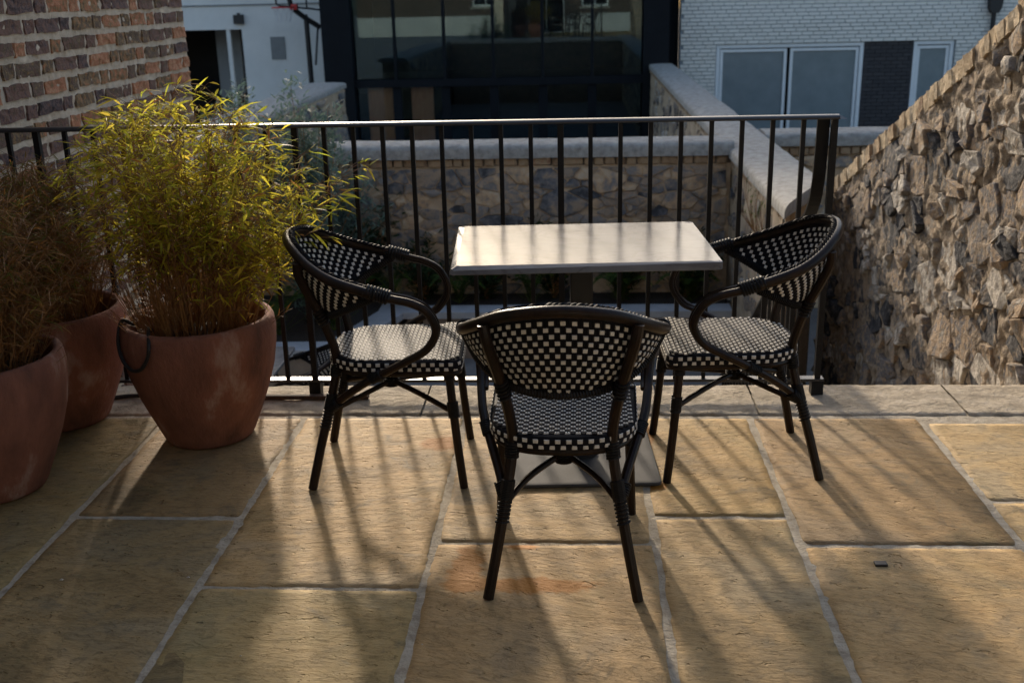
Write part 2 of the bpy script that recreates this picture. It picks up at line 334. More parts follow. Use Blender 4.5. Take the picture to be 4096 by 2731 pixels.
def rubble(root, place, w0, w1, h0, h1, cell, aspect, gap, depth, m, seed, keep=None, cuts=(), maxn=280, name='stone', sizes=(.62, .8, 1., 1., 1.3), rot=.3, drop=.0, sharp=32, crisp=False):
    """irregular stones in a wall face: place(u, v, d) -> world point, d is how far proud of the mortar"""
    rg = random.Random(seed); seeds = []; tries = 0
    area = (w1 - w0) * (h1 - h0); n = int(area / (cell * cell / aspect) * 1.0)
    while len(seeds) < n and tries < n * 60:
        tries += 1; p = (rg.uniform(w0, w1), rg.uniform(h0, h1)); s = rg.choice(sizes)
        if all(((p[0]-q[0]) ** 2 + ((p[1]-q[1]) * aspect) ** 2) > (cell * .44 * (s + q[2])) ** 2 for q in seeds): seeds.append((p[0], p[1], s))
    cnt = 0; ro = origin(root)
    for i, s in enumerate(seeds):
        if keep and not keep(s[0], s[1]): continue
        if rg.random() < drop: continue
        poly = [(w0, h0), (w1, h0), (w1, h1), (w0, h1)]
        near = sorted(seeds, key=lambda q: (q[0]-s[0]) ** 2 + ((q[1]-s[1]) * aspect) ** 2)[1:16]
        for q in near:
            dx, dy = q[0]-s[0], (q[1]-s[1]) * aspect * aspect; k = s[2] / (s[2] + q[2])
            mx, my = s[0] + (q[0]-s[0]) * k, s[1] + (q[1]-s[1]) * k
            poly = clip(poly, dx, dy, dx * mx + dy * my)
            if len(poly) < 3: break
        for (nx, ny, d) in cuts:
            if len(poly) >= 3: poly = clip(poly, nx, ny, d)
        if len(poly) < 3: continue
        cx = sum(p[0] for p in poly) / len(poly); cy = sum(p[1] for p in poly) / len(poly)
        rad = [math.hypot(p[0]-cx, p[1]-cy) for p in poly]
        if min(rad) < gap * 1.6: continue
        poly = [(cx + (p[0]-cx) * (1 - gap / r), cy + (p[1]-cy) * (1 - gap / r)) for p, r in zip(poly, rad)]
        q = []
        for a in range(len(poly)):       # cut the corners once, then resample
            A, B = poly[a], poly[(a + 1) % len(poly)]; t = rg.uniform(.03, .11) if crisp else rg.uniform(.10, .24)
            q += [(A[0] + (B[0]-A[0]) * t, A[1] + (B[1]-A[1]) * t), (A[0] + (B[0]-A[0]) * (1 - t), A[1] + (B[1]-A[1]) * (1 - t))]
        poly = q
        if len(poly) < 9: poly = [p for a in range(len(poly)) for p in (poly[a], ((poly[a][0] + poly[(a+1) % len(poly)][0]) / 2, (poly[a][1] + poly[(a+1) % len(poly)][1]) / 2))]
        poly = [(x + rg.uniform(-1, 1) * .05 * cell, y + rg.uniform(-1, 1) * .05 * cell / aspect) for x, y in poly]
        n_ = len(poly); d0 = rg.uniform(*depth); tu, tv = rg.uniform(-1, 1) * rot * d0, rg.uniform(-1, 1) * rot * d0; vs = []
        sz = max(rad)
        for sc, dd in (((1.0, -.03), (1.0, d0 * .7), (.94, d0 * .98), (.5, d0 * 1.02)) if crisp else ((1.0, -.03), (1.0, d0 * .45), (.86, d0 * .95), (.5, d0 * 1.08))):
            for (x, y) in poly:
                u, v = cx + (x - cx) * sc, cy + (y - cy) * sc
                e = dd + (tu * (x - cx) + tv * (y - cy)) / sz * sc + (noise.noise(Vector((u * 17, v * 17, seed))) * max(.012, d0) * .55 + noise.noise(Vector((u * 43, v * 43, seed))) * max(.012, d0) * .4 if dd > 0 else 0)
                vs.append(place(u, v, e))
        vs.append(place(cx, cy, d0 * 1.1 + noise.noise(Vector((cx * 17, cy * 17, seed))) * d0 * .4))
        c0 = place(cx, cy, 0); vs = [(a - c0[0], b - c0[1], c - c0[2]) for a, b, c in vs]
        fs = [(r * n_ + a, r * n_ + (a + 1) % n_, (r + 1) * n_ + (a + 1) % n_, (r + 1) * n_ + a) for r in range(3) for a in range(n_)]
        fs += [(3 * n_ + a, 3 * n_ + (a + 1) % n_, 4 * n_) for a in range(n_)]
        me = bpy.data.meshes.new(name); me.from_pydata(vs, [], fs); me.materials.append(m)
        bm = bmesh.new(); bm.from_mesh(me); bmesh.ops.recalc_face_normals(bm, faces=bm.faces); bm.to_mesh(me); bm.free()
        me.polygons.foreach_set('use_smooth', [True] * len(me.polygons)); me.set_sharp_from_angle(angle=R(sharp))
        link(name, me, root, Vector(c0) - ro); cnt += 1
        if cnt >= maxn: break
    return cnt
def skin(root, place, w0, w1, h0, h1, step, amp, m, keep=None, name='mortar', seed=0, sc=9):
    """rough mortar face between the stones"""
    nu = max(2, int((w1 - w0) / step)); nv = max(2, int((h1 - h0) / step)); vs = []; fs = []; ro = origin(root)
    for j in range(nv + 1):
        for i in range(nu + 1):
            u = w0 + (w1 - w0) * i / nu; v = h0 + (h1 - h0) * j / nv
            p = place(u, v, amp * (fbm(Vector((u * sc, v * sc, seed)), 4))); vs.append((p[0] - ro.x, p[1] - ro.y, p[2] - ro.z))
    for j in range(nv):
        for i in range(nu):
            u = w0 + (w1 - w0) * (i + .5) / nu; v = h0 + (h1 - h0) * (j + .5) / nv
            if keep is None or keep(u, v): a = j * (nu + 1) + i; fs.append((a, a + 1, a + nu + 2, a + nu + 1))
    return raw(name, vs, fs, m, root, True)

GZ = -1.62          # lower garden level
# ================================================================== GROUND AND TERRACE
g = MB().add([(-150,-150,GZ-.05),(150,-150,GZ-.05),(150,200,GZ-.05),(-150,200,GZ-.05)], [(0,1,2,3)]).build('ground', M['yard']); tag(g, kind='structure')
g = MB().box(-3.7, 1.44, 4.5, 10.0, GZ-.04, GZ).build('garden_path', M['earth']); tag(g, kind='structure')
body = MB().box(-2.38, 2.35, -1.6, 4.20, GZ-.04, -.055).build('terrace_body', M['pale']); tag(body, kind='structure')
bed = MB(); nx, ny = 150, 190; X0, X1, Y0, Y1 = -2.36, 2.33, -1.55, 3.935
for j in range(ny + 1):
    for i in range(nx + 1):
        x = X0 + (X1-X0)*i/nx; y = Y0 + (Y1-Y0)*j/ny; bed.v.append((x, y, -.0018 + .0026 * fbm(Vector((x*24, y*24, 1)), 3)))
for j in range(ny):
    for i in range(nx): a = j*(nx+1)+i; bed.f.append((a, a+1, a+nx+2, a+nx+1))
paving = bed.build('paving', M['mortar'], smooth=True); tag(paving, kind='structure')
COLS = [(-2.33, -1.645, [3.915, 1.75, .3, -1.5]), (-1.645, -1.087, [3.915, 3.055, 1.9, .9, -1.5]), (-1.087, -.435, [3.915, 2.634, 1.55, .2, -1.5]),
        (-.435, .239, [3.915, 2.900, 1.7, .5, -1.5]), (.239, .675, [3.915, 3.077, 1.95, .8, -1.5]), (.675, 1.327, [3.915, 2.900, 1.6, .4, -1.5]),
        (1.327, 1.93, [3.86, 3.198, 2.1, .9, -1.5]), (1.93, 2.31, [3.86, 2.6, 1.2, -1.5])]
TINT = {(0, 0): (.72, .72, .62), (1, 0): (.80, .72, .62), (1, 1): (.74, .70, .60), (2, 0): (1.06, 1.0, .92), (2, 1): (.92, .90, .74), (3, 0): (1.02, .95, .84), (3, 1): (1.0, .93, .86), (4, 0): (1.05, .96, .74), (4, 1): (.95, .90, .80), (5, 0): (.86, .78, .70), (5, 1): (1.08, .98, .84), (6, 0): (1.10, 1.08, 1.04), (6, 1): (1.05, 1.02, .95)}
rg = random.Random(5)
for ci, (x0, x1, ys) in enumerate(COLS):
    for ri in range(len(ys) - 1):
        yb, ya = ys[ri], ys[ri + 1]; gx = rg.uniform(.008, .012); gy = rg.uniform(.005, .009)
        a0, a1, b0, b1 = x0 + gx, x1 - gx, ya + gy, yb - gy
        near = yb > 2.0
        nx = max(4, int((a1-a0) / (.022 if near else .15))); ny = max(4, int((b1-b0) / (.022 if near else .15))); vs = []; fs = []; sd_ = ci * 13 + ri * 5.7
        cx, cy = (a0+a1)/2, (b0+b1)/2; tx, ty = rg.uniform(-.003, .003), rg.uniform(-.003, .003); rc = rg.uniform(.012, .03)
        for j in range(ny + 1):
            for i in range(nx + 1):
                fx, fy = (min(max((i - 1) / (nx - 2), 0), 1), min(max((j - 1) / (ny - 2), 0), 1)); fx = .003 / (a1-a0) + fx * (1 - .006 / (a1-a0)) if 0 < i < nx else float(i == nx); fy = .003 / (b1-b0) + fy * (1 - .006 / (b1-b0)) if 0 < j < ny else float(j == ny); x = a0 + (a1-a0)*fx; y = b0 + (b1-b0)*fy
                ex = (.009 * noise.noise(Vector((y*7, sd_, 0))) + .005 * noise.noise(Vector((y*38, sd_, 4))))
                ey = (.007 * noise.noise(Vector((x*7, sd_, 7))) + .004 * noise.noise(Vector((x*38, sd_, 9))))
                if i in (0, 1, nx-1, nx): x += ex * (1 if i < 2 else -1)
                if j in (0, 1, ny-1, ny): y += ey * (1 if j < 2 else -1)
                # round the corners of the stone
                dx = max(0, rc - (x - a0), rc - (a1 - x)); dy = max(0, rc - (y - b0), rc - (b1 - y))
                if dx > 0 and dy > 0:
                    d = math.hypot(dx, dy)
                    if d > rc:
                        kx = 1 if x < cx else -1; ky = 1 if y < cy else -1; x += kx * dx * (1 - rc/d); y += ky * dy * (1 - rc/d)
                edge = min(x - a0, a1 - x, y - b0, b1 - y)
                z = .0015 * fbm(Vector((x*7, y*10, sd_)), 4) + .0008 * noise.noise(Vector((x*25, y*60, sd_))) + tx*(fx-.5) + ty*(fy-.5)
                z -= max(0, .010 - edge) * .25
                if i in (0, nx) or j in (0, ny): z = -.012
                vs.append((x - cx, y - cy, z))
        for j in range(ny):
            for i in range(nx): a = j*(nx+1)+i; fs.append((a, a+1, a+nx+2, a+nx+1))
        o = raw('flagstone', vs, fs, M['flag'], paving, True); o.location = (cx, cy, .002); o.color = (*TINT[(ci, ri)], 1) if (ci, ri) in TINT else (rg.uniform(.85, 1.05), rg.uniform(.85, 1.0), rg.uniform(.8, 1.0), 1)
vs = [(-1.072, 2.02, -.004), (-.99, 2.02, .0035), (-.965, 2.10, .0035), (-.972, 2.19, .0035), (-.995, 2.265, .0035), (-1.035, 2.31, .003), (-1.07, 2.315, -.004), (-1.072, 2.18, .003)]
o = MB().add([(x, y, z + .0022) for x, y, z in vs] + [(-1.02, 2.17, .0075)], [(i, (i + 1) % 8, 8) for i in range(8)]).build('flagstone_fragment', M['flag'], paving, True); o.color = (.62, .64, .62, 1)
# small debris and pits on the paving
for (x, y, s) in [(-1.50, 2.66, .006), (-1.13, 2.68, .005), (-.12, 2.86, .003), (-.40, 2.36, .003), (-.86, 2.30, .003)]:
    o = MB().add([(-s,-s*.4,0),(s*.8,-s*.5,0),(s,s*.5,0),(-s*.7,s*.5,0),(0,0,s*.7)], [(0,1,4),(1,2,4),(2,3,4),(3,0,4)]).build('paving_chip', M['debris'])
    o.location = (x, y, .004); tag(o, None, 'chip', 'chips of grit on the paving')
for o, l in zip([x for x in col.objects if x.name.startswith('paving_chip')], ['pale chip of grit beside the far left paving joint', 'tiny pale chip on the shaded slab left of the left chair', 'tiny pale speck of grit below the middle cross joint', 'tiny pale speck of grit left of the near chair feet', 'tiny pale speck of grit on the bottom left slab']): o['label'] = l
o = MB().box(-.018, .018, -.012, .012, -.002, .006).build('drain_plug', M['black']); o.location = (.88, 2.79, .002); bevel(o, .002)
tag(o, 'small square black plug set in the slab at lower right', 'plug')

# parapet coping: limestone blocks along the terrace edge
cop = MB().box(-2.36, 2.34, 3.93, 4.20, -.06, -.012).build('parapet', M['mortar']); tag(cop, kind='structure')
xs = [-2.36, -1.52, -.62, .33, .72, 1.52, 2.34]
for i in range(len(xs) - 1):
    a0, a1, b0, b1 = xs[i] + .004, xs[i+1] - .004, 3.938, 4.275; nx = int((a1-a0)/.016); ny = 22; vs = []; fs = []; cx = (a0+a1)/2; cy = (b0+b1)/2
    prof = [(b0, -.04)] + [(b0 + (b1-b0)*j/ny, 0) for j in range(ny + 1)] + [(b1, -.03), (b1 - .004, -.085), (b1 - .06, -.09)]
    for k, (y, z) in enumerate(prof):
        for q in range(nx + 1):
            x = a0 + (a1-a0)*q/nx; e = 0
            if z == 0: e = .004 * fbm(Vector((x*14, y*14, i)), 4) - .006 * max(0, noise.noise(Vector((x*40, y*40, i+3))) - .25) - (.006 if k in (1, ny + 1) else 0)
            ed = .004 * noise.noise(Vector((x*11, i, 2))) if k in (0, 1, ny+1, ny+2) else 0
            vs.append((x - cx, y + ed - cy, z + e))
    for k in range(len(prof) - 1):
        for q in range(nx): a = k*(nx+1)+q; fs.append((a, a+1, a+nx+2, a+nx+1))
    o = raw('coping_stone', vs, fs, M['limestone'], cop, True); o.location = (cx, cy, .006)

# steps going down on the right
st = MB().box(1.06, 2.0, 4.22, 7.2, GZ-.04, GZ+.0).build('stair_base', M['earth']); tag(st, kind='structure')
for i in range(9):
    z = -.17 * (i + 1); link('step', MB().box(-.46, .46, -.15, .15, -.16, 0).build('step', M['limestone'], None).data, st, (1.53, 4.43 + .29 * i, z))
for o in [x for x in col.objects if x.name.startswith('step') and x.parent is None]: bpy.data.objects.remove(o)

# ================================================================== BRICK WALL ON THE LEFT
bw = empty('brick_wall', (-2.53, 4.0, GZ)); tag(bw, 'tall old brick wall with thick mortar behind the bamboo pots', 'wall')
MB().box(-2.69, -2.395, -1.6, 6.69, GZ-.04, 5.2).build('wall_core', M['brickmortar'], bw)
PL = lambda u, v, d: (-2.392 + d, u, v)
skin(bw, lambda u, v, d: (-2.389 + d, u, v), 4.0, 6.69, -.1, 1.95, .012, .0075, M['brickmortar'], name='mortar', seed=3, sc=26)
CH = .0885
vb = {'s': [brick_mesh('brick', .05, .212, .060, M['bricks'], i, .008, .005, 4) for i in range(6)], 'h': [brick_mesh('brick', .05, .094, .060, M['bricks'], i + 9, .008, .005, 2) for i in range(6)]}
rg = random.Random(11); ro = origin(bw); rest = MB(); nb = 0
for r in range(-4, 40):
    z = 1.506 + CH * (r - 20) ; y = 6.68; kind = rg.choice('sh')
    if z > 4.9: break
    while y > 3.9 if z < 1.75 else y > 3.3:
        kind = 'h' if (kind == 's' or rg.random() < .12) else 's'
        Lb = {'s': .212, 'h': .094}[kind] * rg.uniform(.93, 1.04); gap = rg.uniform(.020, .034)
        yc = y - Lb / 2; zz = z + rg.uniform(-.004, .004)
        vis = z < 1.74 and yc > 4.15 and nb < 300 and z > -.1
        if vis:
            o = link('brick', rg.choice(vb[kind]), bw, (-2.409 + rg.uniform(0, .006) - ro.x, yc - ro.y, zz - ro.z)); o.scale = (1, Lb / {'s': .212, 'h': .094}[kind], rg.uniform(.9, 1.05)); o.rotation_euler = (rg.uniform(-.02, .02), 0, rg.uniform(-.01, .01)); nb += 1
        else:
            me = rg.choice(vb[kind]); rest.add([(v.co.x - 2.405, v.co.y + yc, v.co.z + zz) for v in me.vertices], [tuple(p.vertices) for p in me.polygons])
        y -= Lb + gap
o = rest.build('upper_bricks', mat('old brick joined', [(.035,.025,.022), (.085,.05,.04), (.15,.075,.045), (.24,.11,.06)], .9, 26, .004, 90, island=True), bw); o['kind'] = 'stuff'

# ================================================================== RUBBLE WALL BY THE STEPS (right)
rw = empty('rubble_wall', (2.2, 6.2, GZ)); tag(rw, 'rough rubble stone wall with sloping brick top beside the steps', 'wall')
TZ = lambda y: 1.43 - (y - 5.09) * .4195             # underside of the sloping brick course
MB().prism([(4.1, GZ), (8.55, GZ), (8.55, TZ(8.55)), (4.1, TZ(4.1))], 'x', 2.035, 2.44).build('wall_core', M['rubblemortar'], rw)
PR = lambda u, v, d: (2.02 - d, u, v); PRM = lambda u, v, d: (2.012 - d, u, v)
skin(rw, PRM, 4.12, 8.55, -1.4, 1.84, .014, .028, M['rubblemortar'], lambda u, v: v < TZ(u) + .01, seed=7, sc=11)
nsl = .4195; nn = math.hypot(1, nsl)
print('rubble', rubble(rw, PR, 4.3, 8.5, -1.45, 1.75, .18, 1.45, .004, (.004, .040), M['rubble'], 21, keep=lambda u, v: v < TZ(u) - .02 and v > -.35 - (u - 4.5) * .42,
      cuts=[(nsl, 1, (TZ(0) - .01))], maxn=300, rot=.9, drop=.03, crisp=True, sizes=(.4, .5, .6, .8, 1.0, 1.3, 1.8), sharp=18))
sb = [brick_mesh('coping_brick', .43, .088, .10, M['slopebrick'], i + 40, .012, .012, 2) for i in range(6)]
rg = random.Random(3); y = 4.35; ang = -math.atan(.4195); ro = origin(rw)
while y < 8.5:
    wv = rg.uniform(.078, .125)
    o = link('coping_brick', rg.choice(sb), rw, Vector((2.215 + rg.uniform(-.008, .008), y + wv / 2, TZ(y + wv / 2) + .05 + rg.uniform(-.004, .004))) - ro)
    o.rotation_euler = (ang + rg.uniform(-.05, .05), 0, rg.uniform(-.04, .04)); o.scale = (rg.uniform(.97, 1.03), wv / .088 * 1.0, rg.uniform(.85, 1.12)); y += (wv + rg.uniform(.0, .008)) * .92
MB().prism([(4.3, TZ(4.3) + .0), (8.5, TZ(8.5) + .0), (8.5, TZ(8.5) + .108), (4.3, TZ(4.3) + .108)], 'x', 2.012, 2.42).build('coping_mortar', M['rubblemortar'], rw)

# ================================================================== GARDEN WALLS
def coping_mesh(mb, path, half, z, h, seed, skew=0.):
    """rounded coping along a plan path [(x, y)...]"""
    pts = [Vector((p[0], p[1], 0)) for p in path]; vs = []; fs = []; m = len(pts)
    for i, p in enumerate(pts):
        t = (pts[min(i+1, m-1)] - pts[max(i-1, 0)]).normalized(); s_ = Vector((t.y, -t.x, 0))
        prof = [(-1, 0), (-1, .62), (-.95, .80), (-.82, .92), (-.4, 1), (.4, 1), (.82, .92), (.95, .80), (1, .62), (1, 0)]
        for (a, b) in prof:
            q = p + s_ * half * a; q = q + t * (skew * a * max(0, 1 - i / 14)); e = .006 * fbm(Vector((q.x*3.1, q.y*3.1, b*2 + seed)), 3)
            vs.append((q.x + e * (a if abs(a) > .8 else 0), q.y, z + h * b + e))
    k = 10
    for i in range(m - 1):
        for j in range(k): fs.append((i*k+j, i*k+(j+1) % k, (i+1)*k+(j+1) % k, (i+1)*k+j))
    fs.append(tuple(range(k))); fs.append(tuple((m-1)*k+j for j in range(k)))
    mb.add(vs, fs)
def line(a, b, n): return [(a[0] + (b[0]-a[0])*i/n, a[1] + (b[1]-a[1])*i/n) for i in range(n + 1)]
cb = [brick_mesh('brick', .10, .10, .10, M['copebrick'], i + 70, .006, .012) for i in range(5)]
def brick_course(root, a, b, z, h, rgx, wid=(.10, .22), depth=.10):
    a = Vector((*a, 0)); b = Vector((*b, 0)); t = (b - a).normalized(); s_ = 0; Lw = (b - a).length; ro = origin(root); an = math.atan2(t.y, t.x)
    while s_ < Lw - .06:
        wv = rgx.choice([wid[0], wid[0], wid[1]]) * rgx.uniform(.9, 1.1); wv = min(wv, Lw - s_); p = a + t * (s_ + wv / 2)
        o = link('brick', rgx.choice(cb), root, Vector((p.x, p.y, z + rgx.uniform(-.006, .006))) - ro); o.rotation_euler = (0, 0, an + rgx.uniform(-.03, .03)); o.scale = ((wv - .012) / .10, depth / .10, h / .10); s_ += wv
# cross wall facing the terrace
cw = empty('garden_wall', (-.9, 10.25, GZ)); tag(cw, 'low stone garden wall with pale rounded coping in front of the glass building', 'wall')
MB().box(-3.75, 1.45, 10.06, 10.46, GZ-.04, .14).build('wall_core', M['rough_core'], cw)
PC = lambda u, v, d: (u, 10.045 - d, v)
skin(cw, PC, -3.75, 1.45, GZ, .05, .04, .009, M['gmortar'], seed=12, sc=6)
print('cross', rubble(cw, PC, -2.75, 1.42, -1.25, .03, .185, 1.8, .007, (.008, .030), M['gstone'], 33, maxn=300, rot=.6, drop=.04, crisp=True, sizes=(.45, .6, .8, 1., 1.3, 1.7)))
rg = random.Random(8); brick_course(cw, (-3.7, 10.07), (1.42, 10.07), .085, .075, rg)
mb = MB(); coping_mesh(mb, line((-3.8, 10.25), (1.47, 10.25), 60), .255, .125, .135, 2); mb.build('coping', M['coping'], cw, True, sharp=60)
# long wall on the right, end on towards the terrace
lw = empty('boundary_wall', (1.66, 14.5, GZ)); tag(lw, 'long stone boundary wall with pale coping running back to the glass building', 'wall')
MB().prism([(1.46, 7.40), (1.86, 8.22), (1.90, 22.0), (1.52, 22.0)], 'z', GZ-.04, .10).build('wall_core', M['gmortar'], lw)
PLW = lambda u, v, d: (1.45 + (u - 7.5) * .0045 - d, u, v)
skin(lw, PLW, 7.46, 21.9, GZ, .09, .05, .02, M['gmortar'], seed=15, sc=6)
print('long', rubble(lw, PLW, 7.5, 21.0, -1.4, .0, .24, 1.6, .016, (.006, .03), M['rubble'], 41, keep=lambda u, v: not (9.95 < u < 10.5), maxn=220, rot=.6))
rg = random.Random(9); brick_course(lw, (1.50, 7.5), (1.54, 21.9), .06, .075, rg)
mb = MB(); coping_mesh(mb, line((1.66, 7.72), (1.72, 21.95), 110), .245, .10, .10, 5, .52); mb.build('coping', M['coping'], lw, True, sharp=60)
# left long wall
lf = empty('boundary_wall', (-4.1, 14.5, GZ)); tag(lf, 'shaded stone boundary wall with pale coping behind the grey green shrub', 'wall')
MB().box(-4.55, -3.92, 8.0, 18.4, GZ-.04, .12).build('wall_core', M['gmortar'], lf)
PLF = lambda u, v, d: (-3.91 + d, u, v)
skin(lf, PLF, 8.0, 18.4, GZ, .09, .06, .02, M['gmortar'], seed=18, sc=6)
print('left', rubble(lf, PLF, 9.0, 18.35, -1.0, .08, .30, 1.6, .02, (.012, .04), M['gstone'], 47, maxn=150, rot=.6))
mb = MB(); coping_mesh(mb, line((-4.22, 8.0), (-4.26, 18.6), 90), .34, .105, .10, 8); mb.build('coping', M['coping'], lf, True, sharp=60)
# neighbour's cross wall behind the rubble wall
nw = empty('garden_wall', (4.6, 11.3, GZ)); tag(nw, 'stone garden wall with pale coping below the white brick building', 'wall')
MB().box(1.95, 8.0, 11.06, 11.46, GZ-.04, .06).build('wall_core', M['gmortar'], nw)
PN = lambda u, v, d: (u, 11.045 - d, v)
print('nb', rubble(nw, PN, 1.98, 3.6, -.9, -.04, .24, 1.6, .025, (.006, .03), M['gstone'], 51, maxn=60, rot=.5, drop=.15))
rg = random.Random(10); brick_course(nw, (1.97, 11.06), (4.6, 11.06), .005, .075, rg)
mb = MB(); coping_mesh(mb, line((1.93, 11.25), (8.0, 11.25), 50), .26, .06, .135, 12); mb.build('coping', M['coping'], nw, True, sharp=60)

# raised planters in the lower garden
def planter(label, poly_out, ztop, wdt, name='raised_planter'):
    c = (sum(p[0] for p in poly_out) / len(poly_out), sum(p[1] for p in poly_out) / len(poly_out), GZ); r = empty(name, c); tag(r, label, 'planter')
    n = len(poly_out); cc = Vector((c[0], c[1])); 
    MB().prism(poly_out, 'z', GZ-.02, ztop - .05).build('planter_wall', M['planter'], r)
    return r
pl = planter('long low planter bed with ferns along the foot of the garden wall', [(-1.55, 9.32), (1.4, 9.32), (1.4, 10.03), (-1.55, 10.03)], -1.17, .2)
MB().box(-1.6, 1.41, 9.28, 9.52, -1.22, -1.16).build('ledge', M['ledge'], pl)
MB().box(-1.5, 1.4, 9.52, 10.03, -1.22, -1.19).build('soil', M['soil'], pl)
pl2 = planter('planter bed with pale ledge and ferns behind the left chair', [(-3.8, 8.26), (-1.95, 8.26), (-1.62, 9.3), (-1.62, 10.03), (-3.8, 10.03)], -1.17, .2)
MB().prism([(-3.83, 8.22), (-1.92, 8.22), (-1.58, 9.28), (-1.58, 10.03), (-1.82, 10.03), (-1.82, 9.36), (-2.09, 8.46), (-3.83, 8.46)], 'z', -1.225, -1.165).build('ledge', M['ledge'], pl2)
MB().prism([(-3.8, 8.46), (-2.1, 8.46), (-1.83, 9.36), (-1.83, 10.03), (-3.8, 10.03)], 'z', -1.23, -1.195).build('soil', M['soil'], pl2)

# ================================================================== GLASS BUILDING
gb = empty('glass_building', (-1.6, 24, GZ)); tag(gb, 'dark clad building with tall gridded glass front', 'building')
for x0, x1 in ((-5.05, -4.46), (1.36, 1.86)):
    MB().box(x0, x1, 21.9, 22.6, GZ-.04, 5.4).build('corner_pier', M['cladding'], gb)
MB().box(-5.05, 1.86, 22.6, 23.0, 5.0, 5.4).build('fascia', M['cladding'], gb)
MB().box(-4.46, 1.36, 22.02, 22.5, -.18, -.03).build('spandrel', M['cladding'], gb)
MB().box(-5.05, -4.9, 22.6, 27, GZ-.04, 5.35).box(1.7, 1.86, 22.6, 27, GZ-.04, 5.35).build('side_wall', M['cladding'], gb)
MB().box(-5.05, 1.86, 26.85, 27, GZ-.04, 5.35).build('back_wall', M['interior'], gb)
MB().box(-5.0, 1.8, 22.4, 26.85, -.32, -.2).build('floor_slab', M['interior'], gb)
MB().box(-5.0, 1.8, 22.4, 26.85, GZ-.03, GZ+.01).build('ground_floor', M['interior'], gb)
MB().box(-5.05, 1.86, 22.5, 27.1, 5.4, 5.52).build('roof', M['cladding'], gb)
mx = [-4.46, -3.62, -2.62, -1.63, -.64, .35, 1.36]
for i, x in enumerate(mx[1:-1]):
    MB().box(x - .028, x + .028, 22.06, 22.16, -.03, 5.0).build('mullion', M['cladding'], gb)
    MB().box(x - .09, x + .09, 22.1, 22.22, GZ, -.18).build('mullion', M['cladding'], gb)
for i in range(6):
    for (z0, z1) in ((-.03, 5.0), (GZ, -.18)):
        a, b = mx[i] + .03, mx[i+1] - .03; f = empty('window', ((a+b)/2, 22.12, z0)); f.parent = gb; f.location = Vector(((a+b)/2, 22.12, z0)) - origin(gb)
        MB().box(a, b, 22.115, 22.13, z0 + .02, z1).build('pane', M['glass'], f)
for x0, x1 in ((-4.25, -3.72), (-3.35, -2.9)):
    MB().box(x0, x1, 22.26, 22.32, GZ, -.20).build('timber_door', M['wood'], gb)
MB().box(1.865, 2.135, 22.9, 23.1, GZ-.04, 4.7).build('dark_gap_filler', M['cladding'], gb)  # dark filler added so the gap looks black instead of showing sky
# ================================================================== WHITE BRICK BUILDING
wb = empty('brick_building', (5.6, 23, GZ)); tag(wb, 'white brick building with wide pale framed windows behind the rubble wall', 'building')
WY = 22.62
mb = MB()                                     # backing wall with window openings
for (x0, x1, z0, z1) in ((2.14, 2.87, GZ, 4.6), (2.87, 7.62, .50, 4.6), (7.62, 12, GZ, 4.6), (2.87, 7.62, GZ, -1.35)):
    mb.box(x0, x1, WY, WY + .3, z0, z1)
mb.build('wall', M['whitemortar'], wb)
wbm = brick_mesh('brick', .213, .05, .060, M['whitebrick'], 80, .001, .004); hbm = brick_mesh('brick', .10, .05, .060, M['whitebrick'], 81, .001, .004)
rest = MB(); ro = origin(wb); nb = 0; cells = []
for r in range(-18, 42):
    z = .5375 + r * .075
    if z > 4.55 or z < GZ: continue
    off = [0, .1125, .05, .17][r % 4]; x = 2.145 - off
    while x < 12:
        x0, x1 = max(x, 2.142), min(x + .225, 12.0)
        if x1 - x0 > .06 and (z > .5 or x0 < 2.84 or x0 > 7.62): cells.append((x0, min(x1, 2.872) if z < .5 and x0 < 2.87 else x1, z))
        elif z < .5 and x0 < 7.625 < x1 - .03: cells.append((7.625, x1, z))
        x += .225
cells.sort(key=lambda c: 0 if (c[2] < 1.46 and c[1] < 8.6 and c[2] > -.7) else 1)
for (x0, x1, z) in cells:
    if x1 - x0 < .03: continue
    cx = (x0 + x1) / 2; sc = (x1 - x0 - .012) / .213
    if nb < 300 and z < 1.46 and x1 < 8.6 and z > -.7:
        o = link('brick', wbm, wb, Vector((cx, WY - .005, z)) - ro); o.scale = (sc, 1, 1); nb += 1
    else: rest.box(x0 + .006, x1 - .006, WY - .03, WY + .01, z - .03, z + .03)
o = rest.build('further_bricks', M['whitebrick'], wb); o['kind'] = 'stuff'
MB().box(2.2, 12, WY + .31, WY + .4, GZ, 4.6).build('sun_block', M['interior'], wb)  # added unseen sheet, keeps sun from behind off frames and panes
def casement(x0, x1, z0, z1, panes, th=.075):
    f = MB(); f.box(x0, x1, WY + .02, WY + .12, z1 - th, z1); f.box(x0, x0 + th, WY + .02, WY + .12, z0, z1 - th); f.box(x1 - th, x1, WY + .02, WY + .12, z0, z1 - th); f.box(x0 + th, x1 - th, WY + .02, WY + .12, z0, z0 + th)
    fo = f.build('window', M['upvc'], wb); bevel(fo, .008)
    for (a, b) in panes:
        s = MB(); t = .06; s.box(a, b, WY + .05, WY + .11, z1 - th - t - .02, z1 - th - .02).box(a, a + t, WY + .05, WY + .11, z0 + th, z1 - th - t - .02).box(b - t, b, WY + .05, WY + .11, z0 + th, z1 - th - t - .02).box(a + t, b - t, WY + .05, WY + .11, z0 + th, z0 + th + t)
        bevel(s.build('sash', M['upvc'], fo), .006)
        MB().box(a + t, b - t, WY + .085, WY + .10, z0 + th + t, z1 - th - t - .02).build('pane', M['blind'], fo)
casement(2.88, 5.83, -1.35, .495, [(2.965, 4.31), (4.375, 5.745)])
casement(6.82, 7.61, -1.35, .495, [(6.90, 7.53)])
